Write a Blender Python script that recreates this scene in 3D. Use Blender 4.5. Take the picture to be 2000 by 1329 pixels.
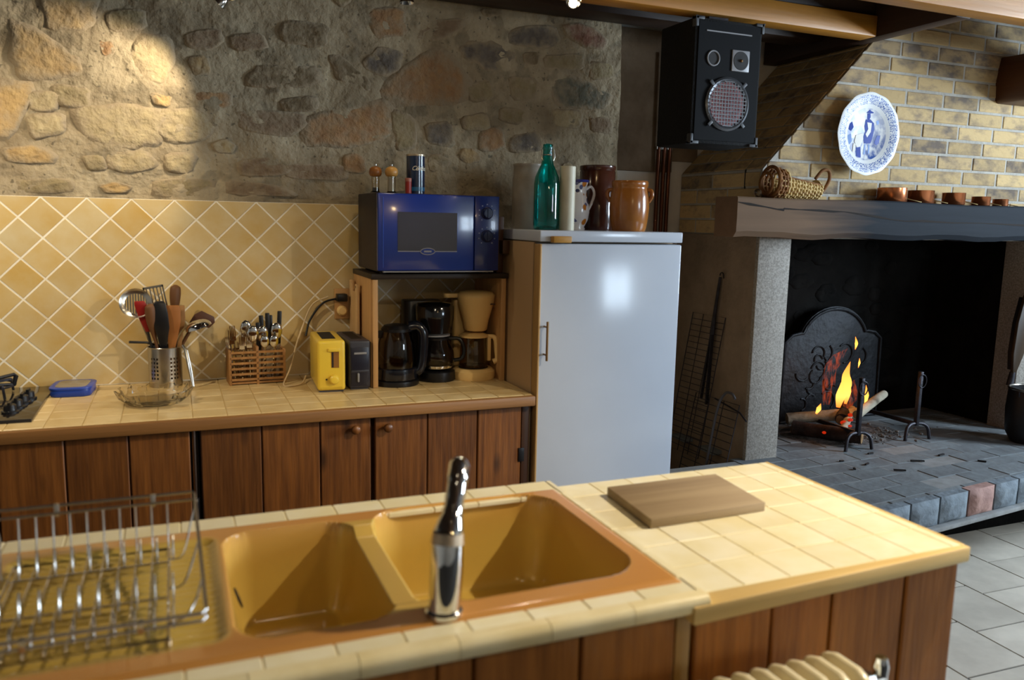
import bpy, bmesh, math, random
from mathutils import Vector, Matrix
random.seed(7)
for o in list(bpy.data.objects): bpy.data.objects.remove(o)
SC = bpy.context.scene
COL = SC.collection
R = math.radians
PI = math.pi

# ------------------------------------------------------------------ camera
yaw, pitch, roll = R(22.6), R(8.4), R(1.2)
cy, sy, cp, sp = math.cos(yaw), math.sin(yaw), math.cos(pitch), math.sin(pitch)
fw = Vector((sy*cp, cy*cp, -sp)); rt = Vector((cy, -sy, 0)); up = rt.cross(fw)
r2 = math.cos(roll)*rt + math.sin(roll)*up
u2 = -math.sin(roll)*rt + math.cos(roll)*up
cam_data = bpy.data.cameras.new('camera'); cam = bpy.data.objects.new('camera', cam_data); COL.objects.link(cam)
cam.matrix_world = Matrix(((r2.x, u2.x, -fw.x, 0), (r2.y, u2.y, -fw.y, 0), (r2.z, u2.z, -fw.z, 1.5), (0, 0, 0, 1)))
cam_data.sensor_width = 36; cam_data.lens = 1590/2000*36
cam_data.clip_start = 0.05
cam_data.dof.use_dof = True; cam_data.dof.focus_distance = 4.0; cam_data.dof.aperture_fstop = 3.0
SC.camera = cam

# ------------------------------------------------------------------ world, exposure
w = bpy.data.worlds.new('world'); SC.world = w; w.use_nodes = True
w.node_tree.nodes['Background'].inputs[0].default_value = (0.62, 0.75, 1.0, 1)
w.node_tree.nodes['Background'].inputs[1].default_value = 1.0
vs = SC.view_settings
vs.view_transform = 'Standard'; vs.look = 'None'; vs.gamma = 1; vs.use_curve_mapping = False
vs.exposure = 0.0

# ------------------------------------------------------------------ lights
def area(name, loc, target, sx, sy_, power, col):
    d = bpy.data.lights.new(name, 'AREA'); d.shape = 'RECTANGLE'; d.size = sx; d.size_y = sy_; d.energy = power; d.color = col
    o = bpy.data.objects.new(name, d); COL.objects.link(o); o.location = loc
    o.rotation_euler = (Vector(target)-Vector(loc)).to_track_quat('-Z', 'Y').to_euler()
    return o
def spot(name, loc, target, power, col, angle, blend=0.25, radius=0.02):
    d = bpy.data.lights.new(name, 'SPOT'); d.energy = power; d.color = col; d.spot_size = R(angle); d.spot_blend = blend; d.shadow_soft_size = radius
    o = bpy.data.objects.new(name, d); COL.objects.link(o); o.location = loc
    o.rotation_euler = (Vector(target)-Vector(loc)).to_track_quat('-Z', 'Y').to_euler()
    return o
DAY = (0.68, 0.84, 1.0)
WARM = (1.0, 0.84, 0.60)
# daylight through the windows of the room (right wall and the wall behind the viewer)
area('window_daylight', (5.72, 0.95, 1.88), (0, 0.95, 1.88), 1.0, 1.15, 325, DAY)
area('window_daylight', (4.90, -3.1, 1.88), (4.90, 0, 1.88), 1.2, 0.85, 110, DAY)
# halogen spots on the ceiling wires
spot('halogen_spot', (0.165, 2.94, 2.14), (-0.55, 3.22, 1.60), 25, WARM, 88, 0.45)
spot('halogen_spot', (-0.75, 2.45, 2.19), (-0.50, 3.05, 1.15), 44, WARM, 105, 0.7)
spot('halogen_spot', (0.757, 2.80, 2.18), (0.80, 2.75, 0.9), 4, WARM, 130, 0.8)
spot('halogen_spot', (1.232, 2.50, 2.17), (0.55, 1.2, 0.9), 9, WARM, 130, 0.8)
spot('halogen_spot', (1.95, 0.98, 2.17), (0.75, 1.30, 0.9), 125, WARM, 100, 0.7)
spot('halogen_spot', (0.30, 0.55, 2.17), (0.50, 2.70, 0.70), 18, WARM, 56, 1.0)  # unseen spot added as fill for the cabinet fronts
def leak_fill(loc, power):
    d = bpy.data.lights.new('halogen_leak_fill', 'POINT'); d.energy = power; d.color = (1.0, 0.70, 0.36); d.shadow_soft_size = 0.03
    o = bpy.data.objects.new('halogen_leak_fill', d); COL.objects.link(o); o.location = loc
leak_fill((1.232, 2.45, 2.17), 1.0); leak_fill((2.70, 1.45, 2.22), 2.2); leak_fill((0.95, -0.55, 2.12), 11.0)  # second and third are unseen added lamps: beam warmth, island front fill

# ------------------------------------------------------------------ helpers
def hexc(h):
    h = h.lstrip('#'); c = [int(h[i:i+2], 16)/255 for i in (0, 2, 4)]
    return tuple(x/12.92 if x <= 0.04045 else ((x+0.055)/1.055)**2.4 for x in c)+(1,)
MATS = {}
def _new(name):
    m = bpy.data.materials.new(name); m.use_nodes = True
    nt = m.node_tree; return m, nt, nt.nodes, nt.links, nt.nodes['Principled BSDF']
def _coords(nt, scale, rand=True):
    N, L = nt.nodes, nt.links
    tc = N.new('ShaderNodeTexCoord'); mp = N.new('ShaderNodeMapping'); mp.inputs['Scale'].default_value = scale
    L.new(tc.outputs['Object'], mp.inputs['Vector'])
    if rand:
        oi = N.new('ShaderNodeObjectInfo'); mul = N.new('ShaderNodeMath'); mul.operation = 'MULTIPLY'; mul.inputs[1].default_value = 37.0
        L.new(oi.outputs['Random'], mul.inputs[0]); L.new(mul.outputs[0], mp.inputs['Location'])
    return mp.outputs['Vector']
def mat(name, c, c2=None, rough=0.5, metal=0.0, nscale=6, axis=(1, 1, 1), detail=4, contrast=(0.35, 0.65), bump=0, bscale=40, rand=0.0, coat=0, spec=0.5, trans=0, ior=1.45, emit=0, emitc=None, rand2=0.0):
    if name in MATS: return MATS[name]
    m, nt, N, L, B = _new(name)
    c = hexc(c) if isinstance(c, str) else c
    B.inputs['Roughness'].default_value = rough; B.inputs['Metallic'].default_value = metal
    B.inputs['Coat Weight'].default_value = coat; B.inputs['Coat Roughness'].default_value = 0.08
    B.inputs['Specular IOR Level'].default_value = spec; B.inputs['IOR'].default_value = ior
    B.inputs['Transmission Weight'].default_value = trans
    B.inputs['Base Color'].default_value = c
    out = None
    if c2 is not None:
        c2 = hexc(c2) if isinstance(c2, str) else c2
        v = _coords(nt, tuple(nscale*a for a in axis))
        nz = N.new('ShaderNodeTexNoise'); nz.inputs['Scale'].default_value = 1.0; nz.inputs['Detail'].default_value = detail; nz.inputs['Roughness'].default_value = 0.6
        L.new(v, nz.inputs['Vector'])
        mr = N.new('ShaderNodeMapRange'); mr.inputs[1].default_value = contrast[0]; mr.inputs[2].default_value = contrast[1]
        L.new(nz.outputs['Fac'], mr.inputs[0])
        mx = N.new('ShaderNodeMix'); mx.data_type = 'RGBA'; mx.inputs[6].default_value = c; mx.inputs[7].default_value = c2
        if rand2:
            oi = N.new('ShaderNodeObjectInfo'); ad = N.new('ShaderNodeMath'); ad.operation = 'ADD'; sb = N.new('ShaderNodeMath'); sb.operation = 'MULTIPLY_ADD'
            sb.inputs[1].default_value = 2*rand2; sb.inputs[2].default_value = -rand2
            L.new(oi.outputs['Random'], sb.inputs[0]); L.new(mr.outputs[0], ad.inputs[0]); L.new(sb.outputs[0], ad.inputs[1]); ad.use_clamp = True
            L.new(ad.outputs[0], mx.inputs[0])
        else:
            L.new(mr.outputs[0], mx.inputs[0])
        out = mx.outputs[2]
    if rand:
        oi = N.new('ShaderNodeObjectInfo'); mr = N.new('ShaderNodeMapRange'); mr.inputs[3].default_value = 1-rand; mr.inputs[4].default_value = 1+rand
        fr = N.new('ShaderNodeMath'); fr.operation = 'FRACT'; ml = N.new('ShaderNodeMath'); ml.operation = 'MULTIPLY'; ml.inputs[1].default_value = 13.7
        L.new(oi.outputs['Random'], ml.inputs[0]); L.new(ml.outputs[0], fr.inputs[0]); L.new(fr.outputs[0], mr.inputs[0])
        hs = N.new('ShaderNodeHueSaturation'); L.new(mr.outputs[0], hs.inputs['Value'])
        if out: L.new(out, hs.inputs['Color'])
        else: hs.inputs['Color'].default_value = c
        out = hs.outputs[0]
    if out: L.new(out, B.inputs['Base Color'])
    if bump:
        v = _coords(nt, (bscale, bscale, bscale) if axis == (1, 1, 1) else tuple(bscale*a for a in axis))
        nz = N.new('ShaderNodeTexNoise'); nz.inputs['Scale'].default_value = 1; nz.inputs['Detail'].default_value = 5
        L.new(v, nz.inputs['Vector'])
        bp = N.new('ShaderNodeBump'); bp.inputs['Strength'].default_value = bump; bp.inputs['Distance'].default_value = 0.01
        L.new(nz.outputs['Fac'], bp.inputs['Height']); L.new(bp.outputs[0], B.inputs['Normal'])
    if emit:
        B.inputs['Emission Color'].default_value = hexc(emitc) if emitc else c; B.inputs['Emission Strength'].default_value = emit
    MATS[name] = m
    return m
def wood(name, c1, c2, axis='z', scale=9, rough=0.5, rand=0.18, contrast=(0.3, 0.7), coat=0.0, knots=False):
    if name in MATS: return MATS[name]
    s = {'x': (0.06, 1, 1), 'y': (1, 0.06, 1), 'z': (1, 1, 0.06)}[axis]
    m = mat(name, c1, c2, rough=rough, nscale=scale*4, axis=s, detail=6, contrast=contrast, bump=0.12, bscale=scale*9, rand=rand, coat=coat)
    if knots:
        nt = m.node_tree; N, L = nt.nodes, nt.links; B = N['Principled BSDF']
        k = {'x': (4, 11, 11), 'y': (11, 4, 11), 'z': (11, 11, 4)}[axis]
        v = _coords(nt, k); vo = N.new('ShaderNodeTexVoronoi'); vo.inputs['Scale'].default_value = 0.8; L.new(v, vo.inputs['Vector'])
        mr = N.new('ShaderNodeMapRange'); mr.inputs[1].default_value = 0.05; mr.inputs[2].default_value = 0.17; mr.inputs[3].default_value = 0.3; mr.inputs[4].default_value = 1
        L.new(vo.outputs['Distance'], mr.inputs[0])
        src = B.inputs['Base Color'].links[0].from_socket
        mx = N.new('ShaderNodeMix'); mx.data_type = 'RGBA'; mx.blend_type = 'MULTIPLY'; mx.inputs[0].default_value = 1
        L.new(src, mx.inputs[6]); L.new(mr.outputs[0], mx.inputs[7]); L.new(mx.outputs[2], B.inputs['Base Color'])
    return m
def glass(name, c, rough=0.02, ior=1.45):
    return mat(name, c, rough=rough, trans=1.0, ior=ior)

LOC = {}
def offs(p):
    while p is not None:
        if p.name in LOC: return LOC[p.name]
        p = p.parent
    return Vector((0, 0, 0))
def frame(p, q, upv=(0, 0, 1)):
    p, q = Vector(p), Vector(q); z = (q-p).normalized(); u = Vector(upv)
    if abs(z.dot(u)) > 0.98: u = Vector((0, 1, 0))
    x = u.cross(z).normalized(); y = z.cross(x)
    return x, y, z
class MB:
    def __init__(s): s.v = []; s.f = []
    def add(s, vs_, fs, M=None):
        b = len(s.v)
        for p in vs_: s.v.append(M @ Vector(p) if M else Vector(p))
        for f in fs: s.f.append([i+b for i in f])
        return s
    def box(s, x0, y0, z0, x1, y1, z1, M=None):
        return s.add([(x0, y0, z0), (x1, y0, z0), (x1, y1, z0), (x0, y1, z0), (x0, y0, z1), (x1, y0, z1), (x1, y1, z1), (x0, y1, z1)],
                     [(0, 3, 2, 1), (4, 5, 6, 7), (0, 1, 5, 4), (1, 2, 6, 5), (2, 3, 7, 6), (3, 0, 4, 7)], M)
    def bar(s, p, q, a, b, upv=(0, 0, 1)):
        x, y, z = frame(p, q, upv); p, q = Vector(p), Vector(q); V = []
        for c in (p, q):
            for sx, sy_ in ((-1, -1), (1, -1), (1, 1), (-1, 1)): V.append(c+x*sx*a/2+y*sy_*b/2)
        return s.add(V, [(0, 3, 2, 1), (4, 5, 6, 7), (0, 1, 5, 4), (1, 2, 6, 5), (2, 3, 7, 6), (3, 0, 4, 7)])
    def tube(s, pts, r, n=8, closed=False, caps=True, M=None):
        pts = [Vector(p) for p in pts]; k = len(pts); rs = r if isinstance(r, (list, tuple)) else [r]*k
        V, F = [], []; x = None
        for i, p in enumerate(pts):
            a = pts[(i-1) % k] if closed else pts[max(i-1, 0)]; b = pts[(i+1) % k] if closed else pts[min(i+1, k-1)]
            z = (b-a).normalized()
            if x is None:
                t = Vector((0, 0, 1)) if abs(z.z) < 0.9 else Vector((1, 0, 0)); x = t.cross(z).normalized()
            x = (x-z*x.dot(z)).normalized(); y = z.cross(x)
            for j in range(n):
                an = 2*PI*j/n; V.append(p+x*math.cos(an)*rs[i]+y*math.sin(an)*rs[i])
        m = k if closed else k-1
        for i in range(m):
            for j in range(n):
                a, b = i*n+j, i*n+(j+1) % n; c, d = ((i+1) % k)*n+(j+1) % n, ((i+1) % k)*n+j
                F.append((a, b, c, d))
        if caps and not closed: F.append(tuple(range(n-1, -1, -1))); F.append(tuple((k-1)*n+j for j in range(n)))
        return s.add(V, F, M)
    def lathe(s, prof, n=24, c=(0, 0, 0), M=None, close=False, a0=0, a1=2*PI):
        c = Vector(c); V, F = [], []; k = len(prof); full = abs(a1-a0-2*PI) < 1e-6
        m = n if full else n+1
        for r, z in prof:
            for j in range(m):
                an = a0+(a1-a0)*j/n; V.append(c+Vector((r*math.cos(an), r*math.sin(an), z)))
        for i in range(k-1+(1 if close else 0)):
            for j in range(n):
                i2 = (i+1) % k; F.append((i*m+j, i*m+(j+1) % m, i2*m+(j+1) % m, i2*m+j))
        if not close and full:
            if prof[0][0] > 1e-5: F.append(tuple(range(n-1, -1, -1)))
            if prof[-1][0] > 1e-5: F.append(tuple((k-1)*m+j for j in range(n)))
        return s.add(V, F, M)
    def prism(s, poly, z0, z1, M=None, inset=0):
        n = len(poly)
        V = [(x, y, z0) for x, y in poly]+[(x, y, z1) for x, y in poly]
        F = [tuple(range(n-1, -1, -1)), tuple(range(n, 2*n))]+[(i, (i+1) % n, n+(i+1) % n, n+i) for i in range(n)]
        return s.add(V, F, M)
    def sphere(s, c, r, n=14, sc=(1, 1, 1), M=None):
        prof = [(math.sin(PI*i/(n//2+2))*1, -math.cos(PI*i/(n//2+2))) for i in range(n//2+3)]
        prof[0] = (0, -1); prof[-1] = (0, 1)
        c = Vector(c); MM = Matrix.Translation(c) @ Matrix.Diagonal((r*sc[0], r*sc[1], r*sc[2], 1))
        return s.lathe(prof, n, M=(M @ MM) if M else MM)
    def mesh(s, name, bevel=0, seg=2, off=Vector((0, 0, 0)), sharp=32, weld=False):
        me = bpy.data.meshes.new(name)
        me.from_pydata([tuple(v-off) for v in s.v], [], s.f)
        bm = bmesh.new(); bm.from_mesh(me)
        bmesh.ops.remove_doubles(bm, verts=bm.verts, dist=1e-6)
        bmesh.ops.recalc_face_normals(bm, faces=bm.faces)
        if bevel:
            es = [e for e in bm.edges if len(e.link_faces) == 2 and e.calc_face_angle(0) > R(30)]
            bmesh.ops.bevel(bm, geom=es, offset=bevel, segments=seg, profile=0.5, affect='EDGES', clamp_overlap=True)
        bm.to_mesh(me); bm.free()
        for p in me.polygons: p.use_smooth = True
        me.set_sharp_from_angle(angle=R(sharp))
        return me
def mlist(me, m):
    for x in (m if isinstance(m, (list, tuple)) else [m]): me.materials.append(x)
def part(name, mb, m, parent, bevel=0, label=None, seg=2, kind=None, sharp=32):
    me = mb.mesh(name, bevel, seg, offs(parent), sharp); mlist(me, m)
    o = bpy.data.objects.new(name, me); COL.objects.link(o); o.parent = parent
    if label: o['label'] = label
    if kind: o['kind'] = kind
    return o
def thing(name, label, cat, loc=(0, 0, 0), rz=0, group=None, local=False):
    o = bpy.data.objects.new(name, None); COL.objects.link(o); o.location = loc; o.rotation_euler = (0, 0, rz); o.empty_display_size = 0.05
    o['label'] = label; o['category'] = cat
    if group: o['group'] = group
    LOC[o.name] = Vector((0, 0, 0)) if local else Vector(loc)
    return o
def single(name, mb, m, label, cat, bevel=0, group=None, kind=None, sharp=32, seg=2):
    xs = [v.x for v in mb.v]; ys = [v.y for v in mb.v]; zs = [v.z for v in mb.v]
    c = Vector(((min(xs)+max(xs))/2, (min(ys)+max(ys))/2, min(zs)))
    me = mb.mesh(name, bevel, seg, c, sharp); mlist(me, m)
    o = bpy.data.objects.new(name, me); COL.objects.link(o); o.location = c
    if label: o['label'] = label
    if cat: o['category'] = cat
    if group: o['group'] = group
    if kind: o['kind'] = kind
    LOC[o.name] = c
    return o
def struct(name, mb, m, bevel=0, label=None, sharp=32):
    o = single(name, mb, m, label, None, bevel, kind='structure', sharp=sharp); return o
def piece(name, me, parent, loc, rot=(0, 0, 0)):
    o = bpy.data.objects.new(name, me); COL.objects.link(o); o.parent = parent
    o.location = Vector(loc)-offs(parent); o.rotation_euler = rot
    return o
def clip(poly, a, b, c):
    """keep a*x+b*y<=c"""
    out = []
    for i in range(len(poly)):
        p, q = poly[i], poly[(i+1) % len(poly)]
        dp, dq = a*p[0]+b*p[1]-c, a*q[0]+b*q[1]-c
        if dp <= 0: out.append(p)
        if (dp < 0 < dq) or (dq < 0 < dp):
            t = dp/(dp-dq); out.append((p[0]+(q[0]-p[0])*t, p[1]+(q[1]-p[1])*t))
    return out
def area2(p): return abs(sum(p[i][0]*p[(i+1) % len(p)][1]-p[(i+1) % len(p)][0]*p[i][1] for i in range(len(p))))/2
def shrink(poly, d):
    cx = sum(p[0] for p in poly)/len(poly); cz = sum(p[1] for p in poly)/len(poly); out = []
    for p in poly:
        L_ = math.hypot(p[0]-cx, p[1]-cz); k = max(0.1, (L_-d*1.3)/L_) if L_ > 0 else 1
        out.append((cx+(p[0]-cx)*k, cz+(p[1]-cz)*k))
    return out
def arc(c, r, a0, a1, n, pl='xz', e=1.0):
    out = []
    for i in range(n+1):
        a = R(a0+(a1-a0)*i/n); u, v = r*math.cos(a), r*e*math.sin(a)
        out.append({'xz': (c[0]+u, c[1], c[2]+v), 'yz': (c[0], c[1]+u, c[2]+v), 'xy': (c[0]+u, c[1]+v, c[2])}[pl])
    return out
def spline(pts, n=6):
    P = [Vector(p) for p in pts]; P = [P[0]*2-P[1]]+P+[P[-1]*2-P[-2]]; out = []
    for i in range(1, len(P)-2):
        for j in range(n):
            t = j/n; a, b, c, d = P[i-1], P[i], P[i+1], P[i+2]
            out.append(0.5*((2*b)+(c-a)*t+(2*a-5*b+4*c-d)*t*t+(-a+3*b-3*c+d)*t*t*t))
    out.append(P[-2]); return out
def XZ(y=0):  # prism poly (x,z) extruded along -y..: maps (x,y,z)->(x, y0+z, y)
    return Matrix(((1, 0, 0, 0), (0, 0, 1, y), (0, 1, 0, 0), (0, 0, 0, 1)))
def YZ(x=0):
    return Matrix(((0, 0, 1, x), (1, 0, 0, 0), (0, 1, 0, 0), (0, 0, 0, 1)))
# ================================================================== SETTING
m_mortar = mat('wall_mortar', '#aa9c80', '#75664f', rough=0.95, nscale=5, detail=10, contrast=(0.30, 0.70), bump=1.0, bscale=42)
def add_pits(m, scale, thr, val):
    nt = m.node_tree; N, L = nt.nodes, nt.links; B = N['Principled BSDF']; v = _coords(nt, (scale, scale, scale), False)
    n1 = N.new('ShaderNodeTexNoise'); n1.inputs['Scale'].default_value = 1; n1.inputs['Detail'].default_value = 3; L.new(v, n1.inputs['Vector'])
    mr = N.new('ShaderNodeMapRange'); mr.inputs[1].default_value = thr; mr.inputs[2].default_value = thr+0.06; mr.inputs[3].default_value = 1; mr.inputs[4].default_value = val; L.new(n1.outputs['Fac'], mr.inputs[0])
    src = B.inputs['Base Color'].links[0].from_socket; mx = N.new('ShaderNodeMix'); mx.data_type = 'RGBA'; mx.blend_type = 'MULTIPLY'; mx.inputs[0].default_value = 1
    L.new(src, mx.inputs[6]); L.new(mr.outputs[0], mx.inputs[7]); L.new(mx.outputs[2], B.inputs['Base Color'])
add_pits(m_mortar, 60, 0.64, 0.45)
add_pits(m_mortar, 9, 0.55, 0.72)
m_plaster = mat('plaster', '#d2cbbf', '#c2baad', rough=0.9, nscale=4, bump=0.3, bscale=30)
m_brown_wall = mat('brown_wall', '#7d6a55', '#66543f', rough=0.95, nscale=6, bump=0.6, bscale=25)  # browner tone for the upper recess wall
m_white_wall = mat('limewash', '#d8cfc0', '#cbbfae', rough=0.9, nscale=3, bump=0.2, bscale=20)
m_grout = mat('grout', '#efe8d6', '#e2d9c4', rough=0.9, nscale=20)
m_cgrout = mat('counter_grout', '#b69b66', '#a58a56', rough=0.8, nscale=20)
m_floor_grout = mat('floor_grout', '#4d4841', '#3f3a34', rough=0.9, nscale=15)
m_floor_tile = mat('floor_tile', '#d6ccbc', '#c2b8a9', rough=0.55, spec=0.3, nscale=5, rand=0.08, bump=0.05, bscale=30)

# floor: stone-grey tiles, laid slightly askew to the walls
fl = struct('floor', MB().box(-3.2, -3.2, -0.1, 5.8, 3.6, -0.004), m_floor_grout)
ft = MB().box(-0.151, -0.151, -0.012, 0.151, 0.151, 0).mesh('floor_tile'); mlist(ft, m_floor_tile)
fa = R(2.0); ca, sa = math.cos(fa), math.sin(fa)
for i in range(-12, 12):
    for j in range(-14, 14):
        u, v = (i+0.5)*0.31, (j+0.5)*0.31+(i*0.23) % 0.31
        x, y = 2.742+u*ca+v*sa, 1.98-u*sa+v*ca
        if 1.75 < x < 5.4 and 0.2 < y < 3.25: piece('floor_tile', ft, fl, (x, y, 0), (0, 0, -fa))
# back wall of rubble stone in thick mortar; recess to its right by the fireplace
def rough_wall(x0, x1, z0, z1, y, step, amp):
    mb = MB(); nx = int((x1-x0)/step); nz = int((z1-z0)/step); from mathutils import noise
    for j in range(nz+1):
        for i in range(nx+1):
            x = x0+(x1-x0)*i/nx; z = z0+(z1-z0)*j/nz
            n = noise.fractal(Vector((x*5, z*6, 1.3)), 0.8, 2.1, 5)*amp + noise.noise(Vector((x*22, z*22, 4)))*amp*0.35
            mb.v.append(Vector((x, y+n, z)))
    for j in range(nz):
        for i in range(nx):
            a = j*(nx+1)+i; mb.f.append([a, a+1, a+nx+2, a+nx+1])
    return mb
wb = struct('wall_back', rough_wall(-3.0, 1.83, 1.50, 2.66, 3.226, 0.012, 0.011), m_mortar, sharp=180)
o = part('wall_core', MB().box(-3.0, 3.25, 0, 1.83, 3.5, 2.66), m_mortar, wb)
o = part('wall_base', MB().box(-3.0, 3.226, 0, 1.83, 3.26, 1.56), m_mortar, wb)
STONES = [
('tan',[(-0.356,2.191),(-0.225,2.206),(-0.232,2.130),(-0.268,2.115),(-0.342,2.110),(-0.360,2.156)]),
('olive',[(-0.173,2.171),(-0.077,2.188),(-0.068,2.136),(-0.159,2.117)]),
('tan',[(-0.450,2.096),(-0.406,2.089),(-0.345,2.055),(-0.284,2.008),(-0.281,1.968),(-0.351,1.953),(-0.440,1.954),(-0.455,2.010)]),
('gold',[(-0.540,1.906),(-0.422,1.898),(-0.488,1.754),(-0.550,1.750)]),
('pale',[(-0.427,1.810),(-0.337,1.822),(-0.337,1.763),(-0.421,1.746)]),
('pale',[(-0.265,1.839),(-0.137,1.860),(-0.040,1.842),(-0.049,1.755),(-0.142,1.731),(-0.231,1.751),(-0.268,1.791)]),
('pale',[(-0.022,1.849),(0.097,1.870),(0.144,1.829),(0.124,1.777),(0.010,1.758),(-0.030,1.805)]),
('orange',[(0.105,1.929),(0.208,1.934),(0.210,1.890),(0.140,1.879),(0.104,1.895)]),
('brown',[(0.076,2.126),(0.166,2.148),(0.189,2.120),(0.134,2.083),(0.081,2.090)]),
('dark',[(0.291,1.998),(0.336,2.039),(0.518,2.046),(0.524,1.997),(0.412,1.975),(0.303,1.973)]),
('olive',[(-0.037,1.612),(0.125,1.621),(0.130,1.566),(-0.045,1.560)]),
('pale',[(-0.189,1.698),(-0.086,1.710),(-0.059,1.661),(-0.146,1.639),(-0.191,1.655)]),
('gold',[(-0.502,1.695),(-0.417,1.714),(-0.366,1.684),(-0.388,1.662),(-0.494,1.660)]),
('pale',[(-0.081,2.093),(0.005,2.095),(0.014,2.036),(-0.018,1.966),(-0.087,1.966),(-0.107,2.031)]),
('orange',[(-0.208,2.071),(-0.171,2.081),(-0.162,2.043),(-0.196,2.028)]),
('gold',[(-0.054,1.914),(0.009,1.913),(0.002,1.875),(-0.044,1.878)]),
('brown',[(0.257,1.874),(0.449,1.874),(0.475,1.837),(0.395,1.799),(0.261,1.811)]),
('olive',[(-0.279,1.682),(-0.223,1.691),(-0.208,1.648),(-0.259,1.640)]),
('olive',[(-0.476,1.596),(-0.386,1.605),(-0.327,1.601),(-0.334,1.564),(-0.473,1.563)]),
('dark',[(0.416,2.205),(0.559,2.201),(0.539,2.141),(0.415,2.136)]),
('dark',[(0.391,1.922),(0.509,1.944),(0.515,1.899),(0.410,1.885)]),
('brown',[(0.226,2.136),(0.320,2.151),(0.338,2.103),(0.238,2.093)]),
('pale',[(-0.010,1.707),(0.079,1.705),(0.065,1.647),(-0.012,1.650)]),
('olive',[(-0.353,1.915),(-0.256,1.911),(-0.259,1.857),(-0.340,1.857)]),
('brown',[(0.245,1.694),(0.374,1.713),(0.406,1.661),(0.263,1.642)]),
('brown',[(0.419,1.688),(0.608,1.690),(0.607,1.642),(0.432,1.642)]),
('tan',[(0.079,2.041),(0.133,2.059),(0.143,2.004),(0.095,1.987)]),
('pale',[(-0.423,1.886),(-0.338,1.893),(-0.357,1.838),(-0.416,1.834)]),
('brown',[(0.200,1.620),(0.339,1.612),(0.430,1.575),(0.211,1.572)]),
('slate',[(0.710,2.093),(0.768,2.146),(0.840,2.132),(0.833,2.076),(0.782,2.051),(0.724,2.060)]),
('orange',[(0.796,2.004),(0.975,2.144),(1.020,2.142),(1.106,2.064),(1.092,1.977),(0.811,1.956)]),
('slate',[(1.105,2.171),(1.144,2.199),(1.231,2.204),(1.313,2.169),(1.273,2.114),(1.209,2.109),(1.129,2.145)]),
('red',[(1.569,2.304),(1.621,2.321),(1.692,2.309),(1.738,2.273),(1.721,2.241),(1.650,2.245),(1.588,2.269)]),
('slate',[(1.311,2.248),(1.368,2.283),(1.493,2.296),(1.511,2.246),(1.453,2.219),(1.328,2.221)]),
('green',[(1.500,2.074),(1.576,2.103),(1.647,2.086),(1.766,2.041),(1.704,1.991),(1.545,1.995)]),
('orange',[(0.512,1.867),(0.789,1.940),(0.785,1.807),(0.622,1.777),(0.504,1.778)]),
('olive',[(0.818,1.901),(0.893,1.891),(0.901,1.792),(0.840,1.775),(0.818,1.844)]),
('slate',[(0.953,1.867),(1.046,1.880),(1.055,1.800),(0.961,1.803)]),
('brown',[(0.944,2.260),(1.080,2.281),(1.088,2.254),(0.989,2.202),(0.922,2.209)]),
('olive',[(1.130,2.030),(1.202,2.057),(1.227,1.994),(1.147,1.981)]),
('olive',[(1.315,2.081),(1.423,2.075),(1.417,2.000),(1.325,2.001)]),
('pale',[(1.108,1.905),(1.196,1.926),(1.213,1.868),(1.117,1.862)]),
('olive',[(1.277,1.953),(1.376,1.953),(1.352,1.899),(1.277,1.909)]),
('olive',[(1.471,2.176),(1.617,2.197),(1.636,2.146),(1.489,2.133)]),
('slate',[(1.328,1.845),(1.437,1.866),(1.456,1.799),(1.338,1.785)]),
('orange',[(0.622,1.728),(0.694,1.739),(0.700,1.676),(0.629,1.673)]),
('dark',[(0.584,2.081),(0.625,2.092),(0.717,2.018),(0.717,1.984),(0.653,2.006),(0.604,2.022)]),
('orange',[(0.725,2.276),(0.855,2.298),(0.862,2.210),(0.753,2.192)]),
('dark',[(0.490,2.191),(0.551,2.204),(0.557,2.139),(0.489,2.132)]),
('dark',[(1.370,2.181),(1.437,2.188),(1.421,2.142),(1.379,2.146)]),
('orange',[(1.181,1.851),(1.270,1.871),(1.280,1.797),(1.190,1.785)]),
('pale',[(1.520,1.963),(1.634,1.963),(1.628,1.901),(1.522,1.902)]),
('brown',[(1.688,1.943),(1.788,1.942),(1.782,1.887),(1.700,1.890)]),
('dark',[(1.181,2.334),(1.252,2.346),(1.261,2.322),(1.197,2.308)]),
('olive',[(1.679,2.172),(1.778,2.174),(1.780,2.120),(1.691,2.112)]),
]
SCOL = {'tan': ('#a38b62', '#89704c'), 'olive': ('#8f8060', '#75674a'), 'gold': ('#ad9263', '#937850'), 'pale': ('#ab9b78', '#8c7d5e'), 'orange': ('#9a7850', '#826246'),
        'brown': ('#7f6a52', '#6a5743'), 'dark': ('#75664f', '#58492f'), 'slate': ('#6a6259', '#514a42'), 'red': ('#835f4c', '#6d4d40'), 'green': ('#646354', '#4f4e42')}
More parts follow.
